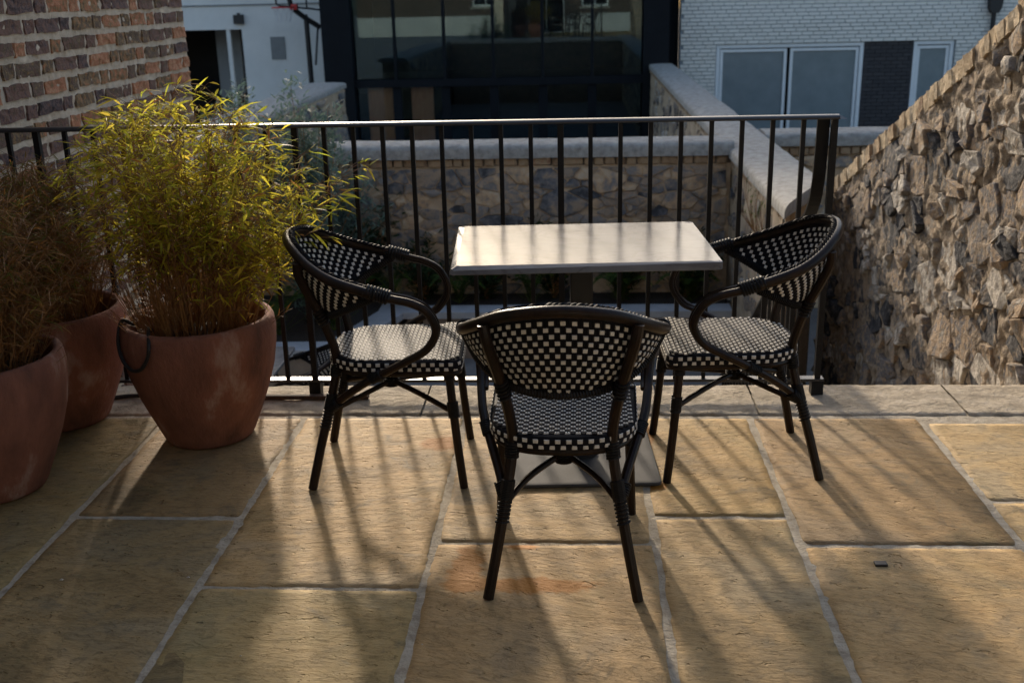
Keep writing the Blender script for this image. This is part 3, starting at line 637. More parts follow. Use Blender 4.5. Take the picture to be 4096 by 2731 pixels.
MB().box(5.835, 6.815, WY + .045, WY + .2, -1.35, .497).build('infill', M['darkmortar'], wb)
mb = MB()
for r in range(24):
    z = .455 - r * .075; x = 5.84 - (.11 if r % 2 else 0)
    while x < 6.81:
        a, b = max(x, 5.84), min(x + .215, 6.81)
        if b - a > .03: mb.box(a, b, WY + .03, WY + .06, z - .031, z + .031)
        x += .225
o = mb.build('dark_bricks', M['darkbrick'], wb); o['kind'] = 'stuff'
MB().box(2.14, 12, WY - .02, WY + .4, 4.6, 4.72).build('roof_edge', M['cladding'], wb)
dp = empty('downpipe', (8.27, 22.5, GZ)); tag(dp, 'black rainwater hopper and downpipe on the white brick building', 'downpipe')
MB().tube([(8.27, 22.5, GZ), (8.27, 22.5, 1.02)], .045, 10).build('pipe', M['black'], dp, True)
MB().prism([(8.14, 1.28), (8.16, 1.10), (8.21, 1.0), (8.33, 1.0), (8.38, 1.10), (8.40, 1.28)], 'y', 22.4, 22.58).build('hopper', M['black'], dp)
MB().tube([(8.27, 22.5, 1.28), (8.27, 22.5, 4.6)], .04, 10).build('pipe', M['black'], dp, True)
# ================================================================== WHITE HOUSE (left) AND HOOP
wh = empty('white_house', (-8, 26, GZ)); tag(wh, 'white rendered house with a dark open carport behind the brick wall', 'house')
HY = 25.0
mb = MB(); mb.box(-16, -5.0, HY, HY + .25, .94, 6.5); mb.box(-7.60, -5.0, HY, HY + .25, GZ-.04, .94); mb.box(-16, -9.6, HY, HY + .25, GZ-.04, .94)
mb.build('wall', M['render_white'], wh)
MB().box(-16, -5.2, HY - .03, HY, 1.455, 1.485).build('string_course', M['grey'], wh)
MB().box(-16, -5.0, HY + .25, HY + 4, 6.5, 6.65).build('roof', M['cladding'], wh)
MB().box(-16, -5.0, HY + 3.8, HY + 4, GZ-.04, 6.5).build('back_wall', M['render_white'], wh)  # unseen, added to stop sun reaching the carport from behind
MB().box(-14, -7.0, HY + 2.6, HY + 2.7, GZ-.04, .94).build('carport_back', M['interior'], wh)
MB().box(-14, -7.0, HY + .25, HY + 2.7, .94, 1.0).build('carport_ceiling', M['interior'], wh)
MB().box(-8.75, -8.15, HY + 1.6, HY + 1.68, GZ-.04, .90).build('door', M['partition'], wh)
MB().box(-7.97, -7.88, HY + .02, HY + .1, GZ-.04, .94).build('post', M['render_white'], wh)
MB().box(-8.4, -7.62, HY + .8, HY + 1.4, GZ, -.60).build('bin', M['interior'], wh)
MB().box(-6.95, -6.62, HY - .025, HY, .26, .76).build('vent_panel', M['grey'], wh)
wl = empty('wall_lamp', (-7.63, HY, 1.06)); tag(wl, 'small square dark lamp on the white house wall', 'lamp')
MB().box(-7.74, -7.52, HY - .10, HY - .001, 1.06, 1.26).build('housing', M['black'], wl); MB().box(-7.66, -7.60, HY - .06, HY - .02, 1.26, 1.30).build('cap', M['black'], wl)
bh = empty('basketball_hoop', (-5.72, 23.5, GZ)); tag(bh, 'black basketball hoop on a pole in front of the white house', 'hoop')
MB().tube([(-5.70, 23.5, GZ-.03), (-5.72, 23.5, 1.15), (-5.74, 23.5, 1.25)], [.055, .055, .05], 10).build('pole', M['black'], bh, True)
MB().tube([(-5.46, 23.62, .98), (-5.73, 23.48, 1.18), (-5.98, 23.36, 1.40), (-6.02, 23.34, 1.62)], .055, 8).build('arm', M['black'], bh, True)
MB().tube([(-5.50, 23.6, 1.02), (-5.60, 23.55, .2)], .022, 8).build('strut', M['black'], bh, True)
mb = MB(); bx = lambda a, b: (-6.22 + a * .85, 23.05 + a * .5, 1.5 + b)
cr = [bx(0, -.02), bx(0, .75), bx(1, .75), bx(1, -.10), bx(.93, -.16), bx(.75, -.13), bx(.07, -.06)]
mb.tube(cr, .022, 6, closed=True); mb.tube([bx(.3, -.08), bx(.3, .75)], .018, 6); mb.tube([bx(.66, -.1), bx(.66, .75)], .018, 6); mb.tube([bx(0, .12), bx(1, .12)], .014, 6)
mb.build('backboard_frame', M['black'], bh, True)
c0 = Vector((-6.10, 23.12, 1.41)); MB().tube([c0 + Vector((.228 * math.cos(a * .3142), .228 * math.sin(a * .3142), 0)) for a in range(20)], .016, 6, closed=True).build('rim', M['red'], bh, True)
MB().box(-5.98, -5.83, 23.2, 23.34, 1.36, 1.47).build('bracket', M['red'], bh)
mb = MB()
for a in range(10):
    an = a * .6283; 
    for sg in (1, -1):
        p = [c0 + Vector((math.cos(an + sg * t * .5) * (.22 - .09 * t), math.sin(an + sg * t * .5) * (.22 - .09 * t), -.30 * t)) for t in (0, .33, .66, 1)]; mb.tube(p, .005, 4)
mb.build('net', M['net'], bh)

# ================================================================== HOUSE BEHIND THE TERRACE (seen in the glass)
hs = empty('terrace_house', (0, -1.8, GZ)); tag(hs, 'brick house at the back of the terrace mirrored in the glass building', 'house')
mb = MB()
for (x0, x1, z0, z1) in ((-7, -1.9, -.05, 1.08), (-7, -4.2, 1.08, 2.6), (-3.1, -1.9, 1.08, 2.6), (-1.9, -.4, 2.3, 2.6), (-.4, 1.6, -.05, 1.0), (-.4, .3, 1.0, 2.6), (1.4, 1.6, 1.0, 2.6), (1.6, 9, -.05, 2.6), (-9, -7, -.05, 2.6), (-9, 9, 2.6, 5.5)):
    mb.box(x0, x1, -2.1, -1.62, z0, z1)
bt = bpy.data.materials.new('house brick'); bt.use_nodes = True; N = bt.node_tree.nodes; Lk = bt.node_tree.links
tx = N.new('ShaderNodeTexBrick'); tc = N.new('ShaderNodeNewGeometry'); mp = N.new('ShaderNodeMapping'); mp.inputs['Rotation'].default_value = (R(90), 0, 0); Lk.new(tc.outputs['Position'], mp.inputs[0]); Lk.new(mp.outputs[0], tx.inputs[0])
tx.inputs['Color1'].default_value = (.085,.055,.04,1); tx.inputs['Color2'].default_value = (.05,.036,.03,1); tx.inputs['Mortar'].default_value = (.16,.14,.12,1); tx.inputs['Scale'].default_value = 1; tx.inputs['Mortar Size'].default_value = .006; tx.inputs['Brick Width'].default_value = .225; tx.inputs['Row Height'].default_value = .075
Lk.new(tx.outputs[0], N['Principled BSDF'].inputs['Base Color']); N['Principled BSDF'].inputs['Roughness'].default_value = .9
mb.build('wall', bt, hs)
MB().box(-9, -1.95, -1.62, -1.60, -.05, .72).box(-.35, 9, -1.62, -1.60, -.05, .72).build('painted_plinth', M['pale'], hs)
for (x0, x1, z0, z1, nm) in ((-4.2, -3.1, 1.08, 2.6, 'window'), (.3, 1.4, 1.0, 2.6, 'window'), (-1.9, -.4, -.05, 2.3, 'door')):
    f = MB(); f.box(x0, x0 + .07, -1.85, -1.75, z0, z1).box(x1 - .07, x1, -1.85, -1.75, z0, z1).box(x0 + .07, x1 - .07, -1.85, -1.75, z1 - .07, z1).box(x0 + .07, x1 - .07, -1.85, -1.75, z0, z0 + .07).box((x0+x1)/2 - .02, (x0+x1)/2 + .02, -1.84, -1.76, z0 + .07, z1 - .07)
    f = f.build(nm, M['upvc'], hs); MB().box(x0 + .07, x1 - .07, -1.82, -1.80, z0 + .07, z1 - .07).build('pane', M['glass'], f)
    MB().box(x0 - .02, x1 + .02, -2.3, -2.12, z0, z1).build('room', M['interior'], f)
    if nm == 'window': MB().box(x0 - .08, x1 + .08, -1.64, -1.55, z0 - .09, z0 - .003).build('sill', M['coping'], f)
MB().box(-7.2, 7.2, -2.4, -1.5, 5.5, 5.62).build('eaves', M['cladding'], hs)

# ================================================================== RAILING
YR = 4.17
rl = empty('railing', (0, YR, 0)); tag(rl, 'black steel railing along the terrace edge behind the table', 'railing')
hr = MB().prism([(YR - .024, 1.118)] + [(YR - .026 * math.cos(math.pi * k / 14), 1.122 + .013 * math.sin(math.pi * k / 14)) for k in range(15)] + [(YR + .024, 1.118)], 'x', -2.40, 1.0)
hr.add([(1.0, YR - .026, 1.118), (1.0, YR + .026, 1.118), (1.035, YR, 1.116), (1.0, YR, 1.1345)], [(0, 2, 3), (3, 2, 1), (0, 1, 2)])
hr.build('handrail', M['railtop'], rl, True, sharp=40)
bevel(MB().box(-2.395, 1.012, YR - .022, YR + .022, .062, .074).build('bottom_rail', M['railtop'], rl), .002)
bar = bpy.data.meshes.new('baluster'); tmp = MB().box(-.0085, .0085, -.0085, .0085, 0, 1.046).build('baluster', M['steel']); bar = tmp.data; bpy.data.objects.remove(tmp)
tmp = MB().box(-.012, .012, -.012, .012, .0, 1.118).build('post', M['steel']); pst = tmp.data; bpy.data.objects.remove(tmp)
i = 0; x = .986
while x > -2.36:
    if i % 9 == 0:
        o = link('post', pst, rl, (x, 0, 0)); MB().box(x - .024, x + .024, YR - .024, YR + .024, .004, .0615).build('foot', M['steel'], o)
    else: link('baluster', bar, rl, (x, 0, .0735))
    x -= .1157; i += 1
# stair railing dropping away from the end post
sr = empty('stair_railing', (.955, 4.25, 0)); tag(sr, 'black stair railing curving down and away from the railing end', 'railing')
path = spline([(.955, 4.215, 1.112), (.955, 4.225, .98), (.955, 4.245, .86), (.955, 4.32, .74), (.955, 4.6, .53), (.955, 5.2, .125), (.955, 5.9, -.345), (.955, 6.6, -.82)], 6)
vs = []; fs = []
for p, q in zip(path, path[1:] + [path[-1]]):
    t = (q - p) if (q - p).length > 0 else t; nrm = Vector((0, -t.z, t.y)).normalized()
    for a, b in ((-.024, -.006), (.024, -.006), (.024, .006), (-.024, .006)): vs.append(p + Vector((a, 0, 0)) + nrm * b)
for k in range(len(path) - 1):
    for a in range(4): fs.append((k*4+a, k*4+(a+1) % 4, (k+1)*4+(a+1) % 4, (k+1)*4+a))
MB().add(vs, fs + [(3, 2, 1, 0), tuple(len(path)*4 - 4 + a for a in range(4))]).build('handrail', M['steel'], sr)
zt = lambda y: .53 - (y - 4.6) * .675
MB().prism([(4.42, zt(4.42) - .80), (6.6, zt(6.6) - .80), (6.6, zt(6.6) - .785), (4.42, zt(4.42) - .785)], 'x', .938, .972).build('bottom_rail', M['steel'], sr)
y = 4.44
while y < 6.6:
    MB().box(.947, .963, y - .008, y + .008, zt(y) - .787, zt(y) - .004).build('baluster', M['steel'], sr); y += .112

# hose and flat bar on the coping at the foot of the railing
o = MB().tube(spline([(-2.3, 4.04, .016), (-2.0, 4.08, .016), (-1.85, 4.12, .016), (-1.5, 4.10, .017), (-1.33, 4.085, .016)], 8), .009, 8).build('irrigation_hose', M['hose'], None, True)
tag(o, 'thin black hose on the coping behind the terracotta pots', 'hose')
o = MB().box(-1.36, -.86, 4.085, 4.115, .010, .026).build('flat_bar', M['rusty']); bevel(o, .002); tag(o, 'dark rusty flat bar lying on the coping behind the left chair', 'bar')

# ================================================================== CHAIRS
def seat_outline(n=64, inset=0.):
    pts = []
    hw, yf, yr = .212 - inset, .268 - inset, -.188 + inset
    r = .035
    for k in range(8): a = math.pi/2 * k/7; pts.append((-(hw - r) - r * math.sin(a) * 1 if False else (hw - r) + r * math.cos(math.pi/2 - a), yf - r + r * math.sin(math.pi/2 - a)))
    for k in range(6): t = (k + 1) / 6; pts.append((hw - .006 * t, (yf - r) + (0.0 - (yf - r)) * t))
    for k in range(1, 16):
        a = math.pi / 2 * k / 16; c, s_ = math.cos(a), math.sin(a); pts.append(((hw - .006) * c ** .75, yr * s_ ** .8))
    pts.append((0, yr))
    return pts + [(-x, y) for x, y in reversed(pts[:-1])]
def inside(p, poly):
    c = False; n = len(poly)
    for i in range(n):
        a, b = poly[i], poly[i - 1]
        if (a[1] > p[1]) != (b[1] > p[1]) and p[0] < (b[0]-a[0]) * (p[1]-a[1]) / (b[1]-a[1]) + a[0]: c = not c
    return c
def pillow(mb, P, U, V, N_, w_, h_, t, both=False, inset=.25):
    for s_ in ((1, -1) if both else (1,)):
        a = [P + U * (w_/2 * i) + V * (h_/2 * j) for i, j in ((-1,-1),(1,-1),(1,1),(-1,1))]
        b = [P + U * (w_/2 * i * (1 - inset)) + V * (h_/2 * j * (1 - inset)) + N_ * t * s_ for i, j in ((-1,-1),(1,-1),(1,1),(-1,1))]
        mb.add(a + b, [(0,1,5,4), (1,2,6,5), (2,3,7,6), (3,0,4,7), (4,5,6,7)])
def arc_resample(P, step):
    out = []; acc = 0; L_ = [0]
    for a, b in zip(P, P[1:]): L_.append(L_[-1] + (b - a).length)
    n = int(L_[-1] / step); k = 0
    for i in range(n + 1):
        s_ = i * L_[-1] / n
        while k < len(P) - 2 and L_[k+1] < s_: k += 1
        out.append(P[k].lerp(P[k+1], (s_ - L_[k]) / max(1e-9, L_[k+1] - L_[k])))
    return out
def make_chair():
    root = empty('bistro_chair')
    fr, bd = M['frame'], M['binding']
    rear = lambda s: spline([(s*.207, -.256, 0), (s*.180, -.222, .14), (s*.152, -.180, .30), (s*.138, -.158, .40), (s*.137, -.155, .47), (s*.156, -.188, .594), (s*.188, -.242, .735), (s*.198, -.245, .792)], 5)
    front = lambda s: spline([(s*.210, .263, 0), (s*.204, .248, .14), (s*.198, .236, .28), (s*.190, .226, .40), (s*.184, .222, .43)], 5)
    def bind(mb, p, q, rad, turns): mb.helix([p, q], rad, .0035, turns)
    for s in (1, -1):
        lg = MB().tube(rear(s), .0155, 10).build('rear_leg', fr, root, True)
        pr = lambda z: min(rear(s), key=lambda p: abs(p.z - z))
        for q in (([pr(.215), pr(.26), pr(.30), pr(.335)], .0175, .0032, 19), ([pr(.385), pr(.43)], .0175, .004, 6), ([pr(.575), pr(.61)], .0175, .004, 5)): MB().helix(*q).build('binding', bd, lg, True)
        lg = MB().tube(front(s), .0145, 10).build('front_leg', fr, root, True)
        pf = lambda z: min(front(s), key=lambda p: abs(p.z - z))
        for q in (([pf(.25), pf(.28), pf(.315)], .0165, .0034, 10), ([pf(.385), pf(.42)], .0165, .0034, 6)): MB().helix(*q).build('binding', bd, lg, True)
        # arm: forward from the rim, round and back down to the rear leg
        ap = spline([(s*.279, -.03, .714), (s*.277, .055, .689), (s*.272, .119, .672), (s*.267, .165, .645), (s*.261, .193, .595), (s*.256, .190, .55), (s*.250, .155, .503), (s*.243, .095, .468), (s*.232, .03, .432), (s*.202, -.06, .375), (s*.174, -.135, .318), (s*.157, -.190, .268)], 5)
        arm = MB().tube(ap, .0135, 10).build('armrest', fr, root, True)
        ip = spline([(s*.262, -.03, .722), (s*.258, .055, .699), (s*.253, .119, .682), (s*.248, .170, .652), (s*.242, .199, .597), (s*.238, .197, .55), (s*.234, .160, .499), (s*.232, .12, .480)], 5)
        mb = MB(); mb.tube(ip, .008, 8); mb.build('inner_cane', fr, arm, True)
        for q in (([(s*.273, -.022, .715), (s*.275, .02, .703), (s*.276, .055, .692)], .021, .0045, 8), ([(s*.226, .01, .420), (s*.213, -.03, .396)], .0160, .0032, 7), ([(s*.172, -.15, .304), (s*.162, -.178, .28)], .0165, .0036, 5)): MB().helix(*q).build('binding', bd, arm, True)
    # rim hoop
    T = [(.283, .0, .706), (.262, -.125, .745), (.215, -.205, .782), (.15, -.262, .818), (.075, -.297, .838), (0, -.308, .845)]
    T = spline(T + [(-x, y, z) for x, y, z in reversed(T[:-1])], 8)
    rim = MB().tube(T, .0165, 12).build('top_rim', fr, root, True)
    mb = MB()           # plaited edging on the inside top of the rim
    m = len(T); fine = arc_resample(T, .0045)
    for ph in (0, 2.09, 4.19):
        pts = []
        for i, p in enumerate(fine):
            t = (fine[min(i+1, len(fine)-1)] - fine[max(i-1, 0)]).normalized(); inw = Vector((-p.x, -.02 - p.y, 0)); inw = (inw - t * inw.dot(t)).normalized(); up = t.cross(inw); up = up if up.z > 0 else -up
            c = p + inw * .014 + up * .0125; an = i * .62 + ph
            pts.append(c + inw * math.cos(an) * .0072 + up * math.sin(an) * .0042)
        mb.tube(pts, .0036, 5)
    mb.build('plaited_edge', M['blackweave'], rim, True)
    # lower hoop of the back
    B = [(.273, .0, .690), (.228, -.085, .645), (.165, -.150, .608), (.088, -.198, .593), (0, -.214, .588)]
    B = spline(B + [(-x, y, z) for x, y, z in reversed(B[:-1])], 8)
    low = MB().tube(B, .0105, 8).build('lower_rim', fr, root, True)
    MB().helix(arc_resample(B, .02), .0115, .0034, 95, 4, 8).build('binding', bd, low, True)
    # woven back
    n = 66; Tn = arc_resample(T, sum((b-a).length for a, b in zip(T, T[1:])) / n); Bn = arc_resample(B, sum((b-a).length for a, b in zip(B, B[1:])) / n)
    n = min(len(Tn), len(Bn)) - 1; vs = []; fs = []; nv = 10
    def S_(i, f):
        k = min(int(i), n - 1); t = i - k; a = Tn[k].lerp(Tn[k+1], t); b = Bn[k].lerp(Bn[k+1], t); p = a.lerp(b, f)
        out = Vector((p.x, p.y + .02, 0)); out = out.normalized() if out.length > 1e-6 else Vector((0, -1, 0))
        return p + out * (.012 * math.sin(math.pi * f) * min(1, (b - a).length / .25))
    for i in range(n + 1):
        for j in range(nv + 1): vs.append(S_(i, j / nv))
    for i in range(n):
        for j in range(nv): a = i*(nv+1)+j; fs.append((a, a+1, a+nv+2, a+nv+1))
    base = MB().add(vs, fs); wt = MB(); rowp = .0205
    for i in range(1, n - 1):
        Lh = (Bn[i] - Tn[i]).length; r0 = .024; j = 0
        while r0 + (j + .5) * rowp < Lh - .012:
            f = (r0 + (j + .5) * rowp) / Lh; P = S_(i + .5, f); U = S_(i + 1, f) - S_(i, f); w_ = U.length; U.normalize()
            V = S_(i + .5, min(1, f + .03)) - S_(i + .5, f - .03); V.normalize(); N_ = U.cross(V).normalized()
            if (i + j) % 2 == 0: pillow(wt, P, U, V, N_, w_ * .92, rowp * .58, .0028, True, .12)
            else:
                for q in (-.25, .25): pillow(base, P + U * (w_ * q), U, V, N_, w_ * .44, rowp * 1.15, .0026, True, .35)
            j += 1
    bp = base.build('woven_back', M['blackweave'], root); o = wt.build('white_weave', M['whiteweave'], bp); o['kind'] = 'stuff'
    # seat
    ol = seat_outline(); n = len(ol); vs = []; fs = []
    rings = [(.0, .422), (-.004, .432), (-.002, .448), (.004, .456), (.012, .4595)]
    outs = [seat_outline(inset=a) for a, z in rings]
    for (a, z), oo in zip(rings, outs):
        for x, y in oo: vs.append((x, y, z + (.004 * ((y - .05) / .25) ** 2 - .004)))
    for k in range(len(rings) - 1):
        for i in range(n): fs.append((k*n+i, k*n+(i+1) % n, (k+1)*n+(i+1) % n, (k+1)*n+i))
    fs.append(tuple((len(rings)-1)*n+i for i in range(n))); fs.append(tuple(range(n)))
    base = MB().add(vs, fs); wt = MB(); cw_, ch_ = .0145, .0150; inn = seat_outline(inset=.008)
    for a in range(-16, 17):
        for b in range(-14, 20):
            x, y = a * cw_, b * ch_
            if not inside((x, y), inn): continue
            z = .4595 + (.004 * ((y - .05) / .25) ** 2 - .004) - .003 * math.exp(-((x/.12) ** 2 + ((y-.04)/.12) ** 2)) * 0
            P = Vector((x, y, z)); U = Vector((1, 0, 0)); V = Vector((0, 1, 0)); N_ = Vector((0, 0, 1))
            if (a + b) % 2 == 0:
                for q in (-.25, .25): pillow(wt, P + U * (cw_ * q), U, V, N_, cw_ * .47, ch_ * .66, .0032, False, .25)
            else:
                for q in (-.26, .26): pillow(base, P + V * (ch_ * q), U, V, N_, cw_ * 1.1, ch_ * .46, .0030, False, .3)
    pr = arc_resample([Vector((x, y, 0)) for x, y in ol + ol[:1]], .0150)
    for i in range(len(pr) - 1):
        P0 = (pr[i] + pr[i+1]) / 2; U = (pr[i+1] - pr[i]).normalized(); N_ = Vector((U.y, -U.x, 0)); N_ = N_ if N_.dot(Vector((P0.x, P0.y - .05, 0))) > 0 else -N_
        for j in range(2):
            P = Vector((P0.x, P0.y, .4275 + j * .0165)) + N_ * .0025
            (pillow(wt, P, U, Vector((0, 0, 1)), N_, .0150, .0125, .0022) if (i + j) % 2 == 0 else pillow(base, P, U, Vector((0, 0, 1)), N_, .0150, .0150, .0018))
    seat = base.build('woven_seat', M['blackweave'], root); o = wt.build('white_weave', M['whiteweave'], seat); o['kind'] = 'stuff'
    MB().tube([(x * .93, y * .95 + .004, .408) for x, y in ol], .011, 8, closed=True).build('seat_frame', fr, root, True)
    # crossed stretchers meeting in a small ring
    for s in (1, -1):
        MB().tube(spline([(s*.155, -.185, .262), (s*.10, -.095, .292), (s*.035, -.02, .312), (s*.012, .004, .314)], 5), .0095, 8).build('stretcher', fr, root, True)
        MB().tube(spline([(s*.195, .232, .272), (s*.10, .125, .296), (s*.035, .045, .312), (s*.012, .012, .314)], 5), .0095, 8).build('stretcher', fr, root, True)
    mb = MB()
    for k in range(4): mb.tube([(.026 * math.cos(a * math.pi / 8), .008 + .026 * math.sin(a * math.pi / 8), .302 + .0065 * k) for a in range(16)], .004, 5, closed=True)
    mb.build('ring', bd, root, True)
    return root
def copy_tree(o, parent=None):
    c = o.copy(); col.objects.link(c); c.parent = parent
    for ch in o.children: copy_tree(ch, c)
    return c
chair = make_chair()
GRP = 'black and white bistro chairs'
tag(chair, 'woven bistro chair nearest the camera, seen from behind', 'chair', GRP)
copies = [copy_tree(chair) for _ in range(3)]
chair.location = (-.036, 2.838, .003); chair.rotation_euler.z = R(-.6)
for c, l, loc, rz in zip(copies, ['woven bistro chair on the left of the table, beside the bamboo pot', 'woven bistro chair on the right of the table, by the rubble wall', 'woven bistro chair in the lower garden, glimpsed below the railing'],
                         [(-.653, 3.482, .003), (.561, 3.550, .003), (-1.98, 7.1, GZ)], [-90 + 2.3, 90 + 2.6, 100]):
    c['label'] = l; c.location = loc; c.rotation_euler.z = R(rz)
# ================================================================== TABLES
def make_table():
    root = empty('bistro_table')
    def slab(hx, hy, r, z0, z1, chip=False, b=.004):
        pts = []
        for cx, cy, a0 in ((hx-r, hy-r, 0), (-hx+r, hy-r, 90), (-hx+r, -hy+r, 180), (hx-r, -hy+r, 270)):
            for k in range(6): a = R(a0 + 90 * k / 5); pts.append((cx + r * math.cos(a), cy + r * math.sin(a)))
        n = len(pts); vs = []
        for ins, z in ((b*.6, z0), (0, z0 + b*.6), (0, z1 - b), (b * .35, z1 - b*.3), (b, z1)):
            for (x, y) in pts:
                k = 1 - ins / max(hx, hy); x2, y2, zz = x * (1 - ins/hx), y * (1 - ins/hy), z
                if chip and x < -hx + r * 1.3 and y < -hy + r * 1.3 and z > z0 + b: zz -= .009 * (1 + .5 * noise.noise(Vector((x*90, y*90, 0)))); x2 += .004; y2 += .004
                vs.append((x2, y2, zz))
        fs = [(i, (i+1) % n, 0, 0) for i in ()]
        for k in range(4):
            for i in range(n): fs.append((k*n+i, k*n+(i+1) % n, (k+1)*n+(i+1) % n, (k+1)*n+i))
        m2 = MB().add(vs, fs); ni = len(m2.v); m2.add([(0, 0, z1), (0, 0, z0)], []); 
        # inner ring keeps the chip local to the corner
        inn = [(x * (1 - .022/hx), y * (1 - .022/hy), z1) for x, y in pts]; ii = len(m2.v); m2.add(inn, [])
        i2 = len(m2.v); m2.add(inn, [])
        m2.f += [(4*n+i, 4*n+(i+1) % n, ii+(i+1) % n, ii+i) for i in range(n)] + [(i2+i, i2+(i+1) % n, ni) for i in range(n)] + [((i+1) % n, i, ni+1) for i in range(n)]
        return m2
    slab(.434, .315, .018, .750, .776, True, .003).build('tabletop', M['marble'], root, True, sharp=22)
    MB().box(-.30, .30, -.19, .19, .736, .7495).build('top_plate', M['black'], root)
    slab(.257, .255, .02, .0, .012, False, .002).build('base_plate', M['plate'], root, True, sharp=50)
    bevel(MB().box(-.038, .038, -.038, .038, .0125, .7355).build('pedestal', M['black'], root), .006)
    MB().lathe([(0, .0125), (.055, .0125), (.055, .022), (.04, .03), (0, .03)], 24).build('collar', M['black'], root, True)
    return root
tb = make_table(); tag(tb, 'white marble topped table with square grey base between three chairs', 'table', 'marble bistro tables')
for nm in ('base_plate', 'pedestal', 'collar'):
    o = [c for c in tb.children if c.name.startswith(nm)][0]; o.location = (0, -.05, .0)
t2 = copy_tree(tb); t2['label'] = 'pale table in the lower garden, its edge showing beside the terracotta pot'
tb.location = (.017, 3.588, .004); tb.rotation_euler.z = R(3.0)
t2.location = (-2.50, 7.05, GZ)

# ================================================================== POTS AND BAMBOO
def make_pot(label, c, rz, handle=False, sc=1.0, seed=0):
    root = empty('terracotta_pot', (c[0], c[1], .003)); tag(root, label, 'pot', 'large terracotta pots')
    prof = [(0, 0), (.150, 0), (.163, .006), (.172, .02), (.205, .10), (.240, .19), (.268, .28), (.281, .36), (.284, .42), (.279, .46), (.272, .474), (.262, .478), (.250, .474), (.245, .455), (.250, .40), (.244, .36)]
    n = 72; vs = []; fs = []
    for r, z in prof:
        for k in range(n):
            a = 2*math.pi*k/n; e = 1 + .006 * fbm(Vector((math.cos(a)*1.3 + seed, math.sin(a)*1.3, z*5)), 3); zz = z + (.004 * noise.noise(Vector((math.cos(a)*2, math.sin(a)*2, seed))) if z > .4 else 0)
            vs.append((r * e * sc * math.cos(a), r * e * sc * math.sin(a), zz * sc))
    for i in range(len(prof) - 1):
        for k in range(n): fs.append((i*n+k, i*n+(k+1) % n, (i+1)*n+(k+1) % n, (i+1)*n+k))
    MB().add(vs, fs).build('body', M['terracotta'], root, True, True, 60); root.rotation_euler.z = rz
    m2 = MB(); q = []
    for k in range(40):
        a = 2*math.pi*k/40
        for j, r in enumerate((.246, .16, .08)): q.append((r*sc*math.cos(a), r*sc*math.sin(a), .385*sc + .012 * fbm(Vector((r*20*math.cos(a), r*20*math.sin(a), seed)), 3) + .02*j))
    q.append((0, 0, .44*sc)); f2 = []
    for k in range(40):
        k2 = (k+1) % 40
        for j in range(2): f2.append((k*3+j, k2*3+j, k2*3+j+1, k*3+j+1))
        f2.append((k*3+2, k2*3+2, 120))
    m2.add(q, f2).build('soil', M['soil'], root, True, True)
    return root
p1 = make_pot('terracotta pot of leafy bamboo nearest the left chair', (-1.412, 3.745), .3, seed=1)
p2 = make_pot('terracotta pot against the railing, half hidden behind the front left pot', (-2.055, 3.90), 1.1, seed=4, sc=.985)
p3 = make_pot('terracotta pot cut by the left edge of the photo, frontmost of three', (-2.02, 3.27), 2.0, seed=7, sc=1.02)
# black loop handle of the inner nursery pot hanging over the left rim
hp = spline([(-1.53, 3.60, .465), (-1.522, 3.552, .490), (-1.492, 3.464, .455), (-1.502, 3.464, .41), (-1.541, 3.482, .36), (-1.588, 3.508, .350), (-1.632, 3.545, .38), (-1.662, 3.60, .43), (-1.662, 3.655, .488), (-1.62, 3.67, .465)], 6)
o = MB().tube(hp, .007, 8).build('plastic_loop', M['hose'], None, True); tag(o, 'black plastic loop hanging over the rim of the bamboo pot', 'loop')

